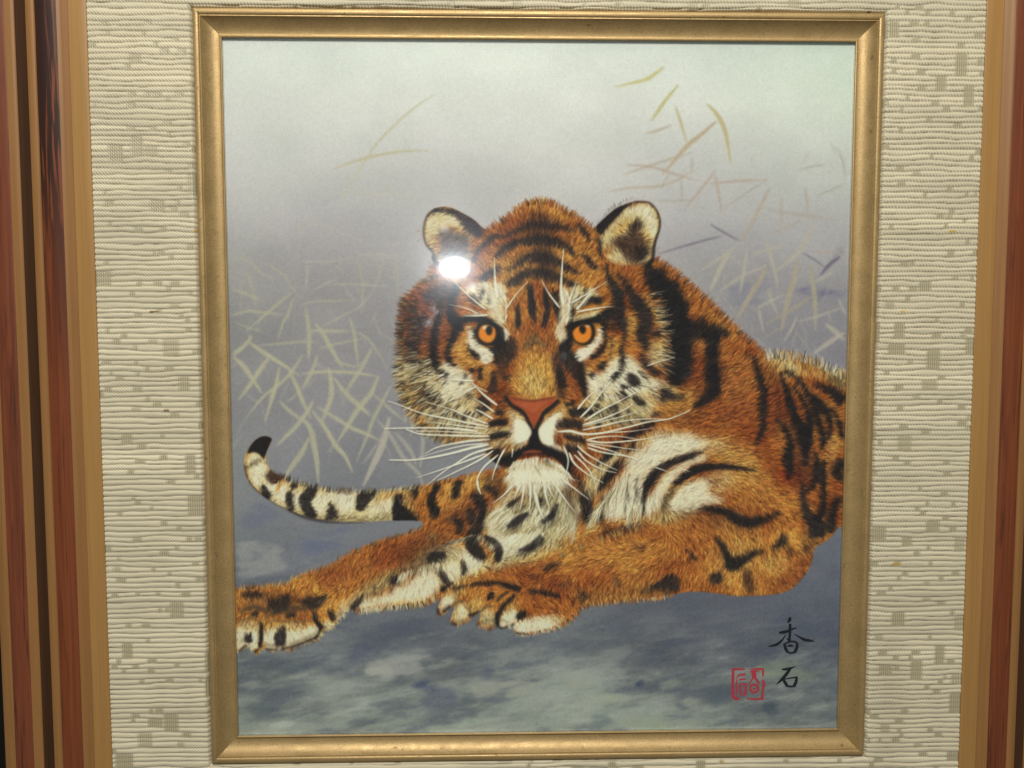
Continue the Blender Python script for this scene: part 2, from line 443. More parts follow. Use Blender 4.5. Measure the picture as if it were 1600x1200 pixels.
def whisk(img, key, txt, w0, w1, col, al=.95, shade=True):
    # tapered whisker: width w0 at the first point to w1 at the last
    for part in txt.split(';'):
        if not part.strip(): continue
        P = parse(key, part)[:, :2]
        P = crom(P, False, 8) if len(P) > 2 else np.linspace(P[0], P[-1], 12)
        t = np.linspace(0, 1, len(P)); w = (w0*(1-t)+w1*t)*np.minimum(1, .45+t*5)
        if shade:
            Q = np.c_[P+[.3, 1.2], w+.4]
            f = fillmask(ribbon(Q), 3)
            if f: put(img, (blur(f[0], .8), *f[1:]), (60, 52, 48), .3)
        f = fillmask(ribbon(np.c_[P, w]), 3)
        if f: put(img, f, col, al)

def paint():
    yy = (np.arange(PH)+Y0)[:, None]*np.ones((1, PW)); xx = (np.arange(PW)+X0)[None, :]*np.ones((PH, 1))
    img = np.zeros((PH, PW, 3))
    ky = [40, 100, 160, 230, 300, 360, 430, 520, 620, 720, 800, 870, 940, 1010, 1080, 1180]
    kc = np.array([(221, 227, 219), (223, 227, 219), (219, 221, 214), (208, 208, 204), (193, 192, 190), (179, 176, 177), (162, 159, 159), (147, 144, 146),
                   (140, 138, 142), (133, 133, 138), (125, 127, 132), (116, 119, 126), (105, 109, 117), (110, 115, 119), (124, 130, 127), (142, 149, 140)], float)
    for c in range(3): img[..., c] = np.interp(yy[:, 0], ky, kc[:, c])[:, None]
    # left / right tint
    rt = np.clip((xx-1050)/280, 0, 1)*np.clip((420-yy)/300, 0, 1)
    img += rt[..., None]*np.array([-12, -5, -11.])
    rb = np.clip((xx-1050)/280, 0, 1)*np.clip((yy-330)/200, 0, 1)
    img += rb[..., None]*np.array([-12, -11, -6.])
    lt = np.clip((470-xx)/140, 0, 1)*np.clip((yy-250)/250, 0, 1)
    img += lt[..., None]*np.array([-4, -2, -5.])
    n1 = vnoise(PW, PH, 190, 120, 3, 5); n2 = vnoise(PW, PH, 90, 34, 5, 5, .6); n3 = vnoise(PW, PH, 60, 60, 8, 4)
    img += n1[..., None]*np.array([24, 24, 20.])
    img += n3[..., None]*np.array([9, 7, 9.])
    # brushy ground below
    gm = np.clip((yy-790)/120, 0, 1)*(1-.35*np.clip((xx-900)/250, 0, 1)*np.clip((1000-yy)/60, 0, 1))
    n2s = np.zeros_like(n2)
    sh = ((xx-X0)*.16).astype(int)
    n2w = vnoise(PW, PH+200, 100, 26, 15, 5, .62)
    n2s = n2w[np.clip((yy-Y0+sh).astype(int), 0, PH+199), (xx-X0).astype(int)]
    low = np.clip((yy-960)/90, 0, 1)
    img += (gm*(n2s*(26+46*low)))[..., None]*np.array([1., 1.0, .86])
    img += (low*n1*30)[..., None]*np.array([.85, 1.0, .75])
    # painted cloudy patches of the ground
    nB = vnoise(PW, PH+200, 46, 13, 61, 5, .62)[np.clip((yy-Y0+sh).astype(int), 0, PH+199), (xx-X0).astype(int)]
    def soft(key, txt, col, s, al):
        m, x0, y0, x1, y1 = cover(key, txt, s*1.6+3)
        m = np.clip((m+1.7*nB[y0:y1, x0:x1]-.36)/.42, 0, 1)*np.clip(m*5, 0, 1); m = blur(m, .7)
        put(img, (m, x0, y0, x1, y1), col, al)
    wash = np.clip((nB+n2s*.9-.02)/.2, 0, 1)*low; img = img*(1-.42*wash[..., None])+np.array([160, 165, 156.])*.42*wash[..., None]
    wash = np.clip((-nB-n2s*.9-.05)/.2, 0, 1)*np.clip((yy-820)/150, 0, 1); img = img*(1-.32*wash[..., None])+np.array([80, 88, 108.])*.32*wash[..., None]
    cl = (156, 156, 152); dk = (84, 90, 112)
    for k, t, c, s, a in [
        ('L', '90,920 300,930 480,945 640,930 520,970 470,1050 420,1080 330,1100 620,1150 300,1175 95,1190', cl, 6, .55),
        ('L', '170,1040 230,1010 330,1030 300,1080 220,1090', dk, 5, .6),
        ('L', '500,760 640,740 760,790 620,830 520,820', (150, 142, 156), 10, .5),
        ('L', '100,690 300,680 420,760 330,900 150,880', (108, 112, 132), 12, .5),
        ('L', '500,1000 700,900 1000,850 900,980 700,1080 520,1080', (104, 110, 134), 10, .6),
        ('S', '830,240 1000,200 1300,165 1250,200 1180,230 1200,290 1080,310 960,300 860,315', cl, 4, .6),
        ('S', '830,260 1000,265 1020,290 900,315 850,310', (170, 168, 160), 2.5, .5),
        ('S', '700,170 900,90 960,130 860,200 740,260', dk, 9, .5), ('S', '1130,380 1240,350 1300,380 1180,410', (66, 74, 104), 5, .6),
        ('S', '490,300 620,280 720,300 600,320', cl, 5, .45), ('S', '560,540 700,520 860,470 900,480 800,560 700,590', (172, 178, 168), 5, .55),
        ('S', '230,630 330,590 400,600 350,640', (176, 180, 170), 3, .65), ('S', '820,560 1000,540 1190,560 1000,565', dk, 3, .5),
        ('S', '1150,470 1300,400 1420,450 1400,520 1250,540', dk, 10, .45), ('S', '60,330 200,340 180,380 60,400', cl, 6, .4),
        ('S', '1340,610 1420,570 1600,560 1600,620 1400,640', (160, 172, 158), 6, .6),
        ('T', '0,380 150,350 350,310 480,310 420,350 330,400 250,450 150,460 0,480', (156, 158, 148), 5, .7),
        ('T', '20,240 130,230 160,300 60,330', dk, 7, .55), ('T', '470,285 520,280 540,290 490,295', (176, 174, 168), 2, .7),
        ('T', '550,300 700,290 740,310 620,310', (166, 166, 158), 3, .6), ('T', '560,360 680,330 900,330 720,400 580,410', (156, 160, 148), 5, .6),
        ('T', '710,450 850,410 960,420 940,450 760,470', (160, 166, 148), 5, .6), ('T', '990,380 1050,345 1080,390 1060,410', (66, 76, 96), 3, .75),
        ('T', '1150,330 1280,340 1290,400 1150,390', (140, 146, 134), 6, .55), ('T', '1240,470 1330,500 1390,530 1290,520', (70, 80, 98), 3, .6),
        ('T', '1300,440 1420,440 1400,500 1310,490', (152, 156, 144), 4, .6), ('T', '880,620 1000,580 1150,560 1400,590 1600,560 1600,640 880,640', (150, 160, 142), 6, .65),
        ('T', '700,600 780,540 880,610 800,640', (104, 120, 122), 6, .5), ('T', '1450,420 1600,350 1600,470 1480,480', (88, 100, 108), 7, .55),
        ('U', '470,680 900,640 1300,720 1380,800 1000,840 600,820', (126, 136, 120), 7, .55), ('U', '1110,1010 1250,1000 1370,1060 1370,1110 1200,1060', (62, 72, 90), 5, .6),
        ('U', '530,1100 700,1110 740,1180 600,1190', (66, 78, 92), 6, .6), ('U', '560,430 700,420 900,460 1000,430 800,520 600,520', (110, 120, 126), 8, .5),
        ('Q', '1380,560 1500,500 1540,520 1480,600', (118, 118, 140), 6, .5), ('Q', '1150,850 1350,880 1500,860 1530,960 1300,960 1120,910', (108, 106, 136), 9, .5),
        ('Q', '620,880 900,820 1000,900 800,980 640,960', (124, 124, 144), 14, .35)]:
        soft(k, t, c, s*.6, min(.9, a*1.15))
    r5 = np.random.default_rng(23)
    for i in range(60):                              # dry brush wisps over the ground
        x = r5.uniform(360, 1330); y = r5.uniform(1000, 1150)-(r5.random() < .25)*r5.uniform(0, 130); L = r5.uniform(14, 90); w = r5.uniform(1.5, 9)
        k = np.clip((y-880)/260, 0, 1)
        c = [(176, 176, 166), (160, 164, 154), (84, 92, 112), (150, 160, 148), (92, 102, 112)][r5.integers(5)]
        sl = -.16+r5.normal(0, .07)
        P = f'{x},{y},{w*.2} {x+L*.3},{y+L*.3*sl+r5.normal(0, 2)},{w} {x+L*.7},{y+L*.7*sl+r5.normal(0, 2)},{w*.8} {x+L},{y+L*sl},{w*.15}'
        put(img, cover('X', P, r5.uniform(.7, 1.8)), c, r5.uniform(.1, .35)*(.35+.65*k))
    # ---- pale grass
    G1 = (180, 176, 150); G2 = (192, 187, 170); G3 = (182, 175, 160)
    def blades(key, txt, w, col, al, sft=.7):
        for part in txt.split(';'):
            if not part.strip(): continue
            P = parse(key, part)
            ww = w
            if P.shape[1] == 3: ww = P[0, 2]*ZO[key][2]; P = P[:, :2]
            P = crom(P, False, 8) if len(P) > 2 else np.linspace(P[0], P[-1], 14)
            t = np.linspace(0, 1, len(P)); prof = np.sin(np.pi*np.clip(t*.9+.07, 0, 1))**.7
            f = fillmask(ribbon(np.c_[P, np.maximum(.86*ww/ZO[key][2]*prof, .5)]), 5)
            if f: put(img, (blur(f[0], sft), *f[1:]), col, min(.9, al*1.2))
    blades('N', '110,290 230,340 310,410 370,465;330,340 430,390 510,450 570,540 640,630;210,410 250,510 275,600 290,710', 22, G1, .45)
    blades('N', '100,560 200,590 340,650;100,760 240,730 340,740 500,760;580,580 480,660 360,760 200,900;585,630 540,760 500,830 465,960', 26, G1, .6)
    blades('N', '120,815 230,860 350,890;640,680 760,655 900,650 1060,645;1060,720 930,790 800,860', 18, G1, .55)
    blades('N', '680,700 700,830 710,950 700,1090', 42, G1, .6); blades('N', '755,825 830,930 890,1040 980,1190', 42, G1, .7)
    blades('N', '720,885 850,885 1040,890;1025,780 1060,900 1075,1010 1095,1170', 30, G1, .65)
    blades('N', '1050,890 1150,930 1230,1030 1320,1170;790,1025 930,985 1150,945;310,1000 480,985 650,970 800,975', 20, G1, .6)
    blades('N', '255,915 220,980 110,1060;230,970 350,1050 450,1120 560,1190', 34, G1, .7)
    blades('N', '110,1080 180,1140 250,1210;1090,290 1110,420 1130,540 1120,760;1390,290 1400,450 1410,640;1290,290 1270,400 1200,590', 26, G1, .35)
    blades('N', '1080,290 1250,285 1400,295;640,340 850,340 1060,305;880,520 1080,520 1360,540;600,10 850,70 1050,150 1250,230;1300,215 1450,195 1600,190;730,570 850,510 940,470;690,330 690,450 680,580;1060,720 1100,700 1210,580', 20, G2, .35)
    blades('O', '60,90 140,160 210,260 290,375;340,90 270,190 200,300 100,430', 42, G1, .75)
    blades('O', '160,0 60,80;210,0 330,80 440,140 520,200 585,240;605,75 540,180 430,300 300,400 160,570', 30, G1, .7)
    blades('O', '425,170 400,300 365,420 310,600', 36, G1, .75); blades('O', '725,70 690,180 640,280 600,340', 34, G1, .7)
    blades('O', '500,190 560,320 600,420 670,570', 40, G1, .75); blades('O', '425,435 500,510 620,600', 34, G1, .65)
    blades('O', '690,430 650,510 560,630 470,720 400,790', 40, G1, .7); blades('O', '600,560 670,660 700,800 720,920 730,1080', 52, G1, .7)
    blades('O', '660,720 600,840 530,940 450,1050', 50, G1, .65); blades('O', '680,510 780,640 870,790 940,870 1000,1000', 44, G1, .75)
    blades('O', '600,220 800,205 1000,215 1200,240', 30, G1, .75); blades('O', '810,170 830,280 830,400 790,520 760,600', 46, G1, .75)
    blades('O', '850,250 950,380 1060,480 1140,550', 44, G1, .7); blades('O', '1150,20 1080,160 1000,280 950,370', 40, G1, .65)
    blades('O', '1205,240 1140,380 1050,490 960,630 880,760', 48, G1, .7); blades('O', '720,480 850,560 1000,650 1120,700 1220,750', 36, G1, .7)
    blades('O', '1295,320 1230,450 1170,560 1110,720 1030,910', 36, G1, .6); blades('O', '1140,370 1240,450 1330,530 1410,590;850,110 920,140 1040,175;640,-20 660,30 650,110', 24, G1, .6)
    blades('O', '1290,560 1240,760 1170,920 1080,1110', 62, G3, .7); blades('O', '1330,680 1420,780 1470,860 1500,940;1190,580 1290,700 1400,880 1520,1010 1550,1100;1550,650 1550,800 1530,960', 40, G3, .5)
    blades('O', '1200,760 1140,850 1080,930;1450,560 1470,640 1450,720;1420,520 1410,620', 26, G3, .45); blades('O', '560,370 520,420 470,440;390,330 340,430', 26, G1, .4)
    blades('P', '95,110 20,170 -60,215 -290,270', 34, (196, 190, 132), .8, .6); blades('P', '210,250 110,370 40,470 -10,540', 32, (190, 184, 130), .75, .6)
    blades('P', '185,420 220,530 275,710', 26, (190, 180, 140), .75, .6); blades('P', '435,405 520,500 580,640 620,880', 40, (190, 178, 132), .8, .6)
    blades('P', '505,540 390,640 290,720 200,820 80,960', 40, (186, 168, 140), .75, .7)
    blades('P', '150,570 50,610 -60,640;-230,960 -50,900 130,840 330,780;-340,1090 -150,1060 100,1040 380,900', 22, (180, 166, 146), .6)
    blades('P', '-200,880 0,900 200,960 370,1010;500,920 420,1030 320,1150 240,1250;490,950 520,1080 550,1280;440,1030 650,1010 910,1000', 26, (182, 164, 148), .6)
    blades('P', '910,1000 760,1090 560,1230;320,820 310,930;230,970 235,1090 235,1180;0,1160 200,1165 340,1150;1460,760 1500,860 1520,980;1150,920 1280,890 1360,880;1520,1030 1400,1080 1280,1130', 20, (172, 164, 150), .5)
    blades('P', '920,1060 870,1180;1210,1050 1220,1190;140,950 60,1080', 18, (176, 166, 150), .45)
    blades('Q', '925,70 850,210 760,390 690,500', 34, (180, 164, 150), .6); blades('Q', '690,490 600,570 480,650 350,730;1080,510 930,545 780,580', 28, G3, .6)
    blades('Q', '620,560 560,650 500,780 455,870', 46, G3, .7); blades('Q', '750,520 730,650 710,780 690,890', 32, G3, .65); blades('Q', '890,450 920,560 960,700 990,850', 34, G3, .65)
    blades('Q', '1280,330 1220,470 1130,590 970,720', 46, G3, .65); blades('Q', '900,680 840,800 740,960 660,1100', 48, (172, 160, 142), .75); blades('Q', '1145,620 1110,800 1060,960 1015,1190', 48, (174, 162, 142), .75)
    blades('Q', '1245,660 1265,820 1280,960 1285,1190', 44, (172, 164, 142), .75); blades('Q', '1250,920 1120,1000 900,1130', 32, (166, 156, 140), .7); blades('Q', '915,850 940,950 990,1060;1040,900 930,950 820,1010;840,980 850,1080 880,1200', 22, G3, .65)
    blades('Q', '1160,1110 1300,1070 1500,1000;1140,1075 1090,1180 1030,1280;1465,930 1500,1010 1520,1060;1290,800 1360,760 1440,710;900,670 700,760 510,890', 24, G3, .6)
    blades('Q', '1360,1130 1450,1200 1510,1260;1510,1200 1400,1270 1260,1370', 46, G3, .65); blades('Q', '1200,60 1220,200 1220,260;1020,130 1015,280 1020,370;860,220 1050,260 1300,290 1480,320;1270,560 1400,570 1520,595;920,430 1050,380 1200,300', 30, (178, 164, 150), .4)
    for t, w in (('455,345 560,410 690,480', 16), ('40,585 250,520 450,465 560,440', 15), ('1180,570 1280,630 1365,690', 12), ('1480,600 1400,660 1320,750', 34)): blades('Q', t, w, (112, 106, 122), .75, .6)
    blades('R', '1100,325 950,420 800,550 640,710 560,830 460,980 340,1190', 22, (194, 188, 158), .65); blades('R', '290,915 450,860 650,805 850,775 1060,770', 26, (190, 182, 148), .65)
    blades('R', '800,1000 700,1100 590,1200;270,1110 600,1100 900,1130 1180,1160', 18, (196, 190, 172), .4)
    r2 = np.random.default_rng(4)
    for i in range(90):                               # fainter blades further off
        side = i % 2
        x = r2.uniform(355, 620) if side else r2.uniform(1040, 1320); y = r2.uniform(330, 700) if side else r2.uniform(220, 540)
        a = r2.uniform(-1.1, 1.1); L = r2.uniform(18, 46)
        dx = np.sin(a)*L; dy = np.cos(a)*L
        blades('X', f'{x},{y} {x+dx*.5+r2.uniform(-3,3)},{y+dy*.5} {x+dx},{y+dy}', r2.uniform(2.5, 5), G3, .26, 1.2)
    # ---- silhouette of the tiger
    sil = ('677,414 675,404 676,394 665,381 661,368 662,352 667,335 678,325 691,322 707,324 727,334 743,344 757,357 772,355 787,345 801,337 810,326 824,320 836,317 848,317 861,319 874,328 895,337 911,351 926,357 '
           '940,345 960,327 976,319 992,314 1008,314 1020,318 1030,331 1033,345 1031,360 1025,381 1021,404 1032,410 1060,433 1080,451 1094,463 1116,484 1136,504 1160,526 1190,552 1204,561 1220,556 1240,558 1260,563 1280,569 1300,580 1335,596 '
           '1340,700 1335,815 1314,824 1300,842 1278,856 1274,862 1271,878 1264,894 1252,910 1236,924 1210,931 1176,933 1148,933 1116,928 1084,926 1056,930 1036,935 1020,937 980,939 940,944 914,948 900,962 888,972 872,981 850,987 828,992 808,990 803,984 802,976 792,981 782,982 776,976 '
           '766,984 752,980 746,976 752,956 740,962 734,964 732,972 716,978 704,974 705,964 710,952 708,946 698,956 690,961 684,961 683,952 688,938 678,940 660,945 630,947 600,951 576,953 562,957 546,952 538,960 526,972 520,979 508,986 502,988 496,1000 474,1007 450,1017 436,1013 430,1017 422,1019 410,1013 406,1019 398,1022 390,1015 384,1010 372,1019 350,1024 '
           '350,926 370,925 400,921 442,917 462,906 486,898 510,890 550,867 590,851 630,839 658,827 656,816 614,815 570,817 530,817 500,814 474,808 446,798 420,784 394,764 382,744 379,726 382,710 390,696 400,686 412,682 423,686 420,696 414,710 415,722 420,734 436,746 454,757 478,762 502,769 520,771 542,770 566,773 590,772 610,770 650,766 678,757 714,752 743,744 762,740 779,736 '
           '784,732 776,726 762,712 765,692 740,686 716,690 692,688 676,676 660,664 646,648 638,632 632,616 627,600 624,585 626,570 628,545 627,520 630,490 634,470 655,446 667,439 674,428')
    P = parse('X', sil)
    f = fillmask(crom(P, True, 3), 2)
    M = np.zeros((PH, PW)); M[f[2]:f[4], f[1]:f[3]] = f[0]
    halo = np.clip(blur(M, 22)-.0, 0, 1)*np.clip((720-yy)/100, 0, 1)
    img += (halo*(1-M))[..., None]*np.array([16, 15, 14.])
    # ---- underpainting
    T = np.zeros((PH, PW, 3)); T[:] = COL['o']
    f1 = vnoise(PW, PH, 60, 50, 21, 4)
    T += (f1*3.2+vnoise(PW, PH, 130, 110, 29, 3)*2)[..., None]*np.array([34, 38, 20.])
    run(T, UNDER, .8)
    run(T, STRIPES)
    keep = img.copy()
    n4 = vnoise(PW, PH, 7, 7, 33, 2)
    T *= (1+.08*n4)[..., None]
    img = img*(1-M[..., None])+T*M[..., None]
    # ---- hairs: each takes the colour under its root and smears it along the lie of the coat
    gd = np.array([[float(q) for q in t.split(',')] for t in GUIDES.split()])
    gx, gy = gd[:, 0]-X0, gd[:, 1]-Y0
    step = 8
    cyy, cxx = np.mgrid[0:PH:step, 0:PW:step]
    wsum = 0; fx = 0; fy = 0; fl = 0
    for i in range(len(gd)):
        w = 1/((cxx-gx[i])**2+(cyy-gy[i])**2+60)**1.5
        a = gd[i, 2]*np.pi/180
        wsum = wsum+w; fx = fx+w*np.cos(a); fy = fy-w*np.sin(a); fl = fl+w*gd[i, 3]
    fl = fl/wsum; nn = np.hypot(fx, fy)+1e-9; fx = fx/nn; fy = fy/nn
    noH = np.zeros((PH, PW))
    for line in NOFUR.strip().splitlines():
        k, t = line.split(':'); c = cover(k.strip(), t, 1.2)
        if c: noH[c[2]:c[4], c[1]:c[3]] = np.maximum(noH[c[2]:c[4], c[1]:c[3]], c[0])
    crisp = np.zeros((PH, PW))
    for line in CRISP.strip().splitlines():
        k, t = line.split(':'); c = cover(k.strip(), t, 2)
        if c: crisp[c[2]:c[4], c[1]:c[3]] = np.maximum(crisp[c[2]:c[4], c[1]:c[3]], c[0])
    crisp *= 1-np.clip(blur(M, .8)*1.3, 0, 1)
    ys, xs = np.nonzero((M > .6) & (noH < .5))
    def hairs(n, jit, bias, lo, hi, al):
        nonlocal img
        k = rng.integers(0, len(ys), n)
        px = xs[k]+rng.random(n); py = ys[k]+rng.random(n)
        gi = (np.minimum(py/step, cyy.shape[0]-1)).astype(int); gj = (np.minimum(px/step, cyy.shape[1]-1)).astype(int)
        a = np.arctan2(fy[gi, gj], fx[gi, gj])+rng.normal(0, .2, n)
        L = fl[gi, gj]*rng.uniform(lo, hi, n)
        cv = rng.normal(0, .35, n)
        src = T[np.minimum(py, PH-1).astype(int), np.minimum(px, PW-1).astype(int)]
        lum = src.mean(1, keepdims=True)
        u = rng.normal(0, 1, n)[:, None]*jit+bias
        cold = src*np.exp(u*np.where(lum > 170, .35, np.where(lum < 70, 1.15, 1.0)))
        cold = cold+np.clip(u, -.8, .6)*np.array([0, 14, 8.])*np.where(lum < 70, .4, 1)
        cold = np.clip(cold, 18, [226, 222, 204])
        K = 26
        t = np.linspace(0, 1, K)[None, :]
        ang = a[:, None]+cv[:, None]*t
        X = px[:, None]+np.cumsum(np.cos(ang), 1)*L[:, None]/K; Y = py[:, None]+np.cumsum(np.sin(ang), 1)*L[:, None]/K
        A = (al*(1-.75*t**1.5)*np.minimum(1, t*6+.2))*np.minimum(1, (L[:, None]/K)*1.6)*np.ones((n, 1))
        cov = np.zeros(PH*PW); acc = np.zeros((3, PH*PW))
        X = X-.5; Y = Y-.5
        xi = np.floor(X).astype(int); yi = np.floor(Y).astype(int); dx = X-xi; dy = Y-yi
        for ox, oy, wgt in ((0, 0, (1-dx)*(1-dy)), (1, 0, dx*(1-dy)), (0, 1, (1-dx)*dy), (1, 1, dx*dy)):
            ii = xi+ox; jj = yi+oy
            ok = (ii >= 0) & (ii < PW) & (jj >= 0) & (jj < PH)
            idx = (jj*PW+ii)[ok]; ww = (wgt*A)[ok]
            cov += np.bincount(idx, ww, PH*PW)
            for c in range(3): acc[c] += np.bincount(idx, ww*np.broadcast_to(cold[:, c:c+1], X.shape)[ok], PH*PW)
        cc = np.maximum(cov, 1e-6); colr = (acc/cc).T.reshape(PH, PW, 3)
        a_ = np.minimum(cov, 1).reshape(PH, PW, 1)*(1-noH[..., None])
        img = img*(1-a_)+colr*a_
    for b in range(8): hairs(5200, .14, 0, .45, .8, .8)
    run(img, STRIPES_S)
    run(img, PATCH); run(T, PATCH)
    for b in range(9): hairs(4400, .18, 0, .5, .95, .62)
    for b in range(8): hairs(2600, .18, -.42, .55, 1.1, .55)
    for b in range(7): hairs(2600, .16, .22, .55, 1.1, .52)
    for b in range(3): hairs(1200, .2, -.7, .55, 1.1, .6)
    img = img*(1-crisp[..., None])+keep*crisp[..., None]
    r3 = np.random.default_rng(9)
    for pts, a0, a1, l0, l1, n, cols in FRINGE:               # hair tips along the outline
        Q = crom(parse('X', pts), False, 12)
        s_ = np.r_[0, np.cumsum(np.hypot(*np.diff(Q, axis=0).T))]; s_ /= s_[-1]
        for i in range(n):
            t = r3.random(); x = np.interp(t, s_, Q[:, 0]); y = np.interp(t, s_, Q[:, 1])
            a = np.radians(a0+(a1-a0)*t+r3.normal(0, 9)); L = r3.uniform(l0, l1); c = cols[r3.integers(len(cols))]
            bend = r3.normal(0, .25)
            tt = np.linspace(0, 1, 7); aa = a+bend*tt
            P_ = np.c_[x-np.cos(a)*L*.5+np.cumsum(np.cos(aa))*L*1.35/7, y+np.sin(a)*L*.5-np.cumsum(np.sin(aa))*L*1.35/7]
            f = fillmask(ribbon(np.c_[P_, np.interp(tt, [0, .3, 1], [.7, 1.7, .5])]), 2)
            if f: put(img, f, c, .75)
    # ---- details over the coat
    run(img, DETAIL)
    for (k, t, w0, w1, c) in WHISK: whisk(img, k, t, w0, w1, c)
    Mb = np.clip(blur(M, 1.0)*1.2, 0, 1)[..., None]; img = np.clip(img, 2, 255)
    lm = np.clip((190-img.mean(-1, keepdims=True))/60, 0, 1)
    img = img*(1-Mb*lm)+Mb*lm*255*(img/255)**1.05
    # paper grain, then the slight softness of a print
    img += rng.normal(0, 3.2, (PH, PW, 1))+rng.normal(0, 1.8, (PH, PW, 3))
    gr = vnoise(PW, PH, 3, 3, 77, 2)*10
    img += gr[..., None]
    img = np.clip(img, 4, 250)
    return img, M
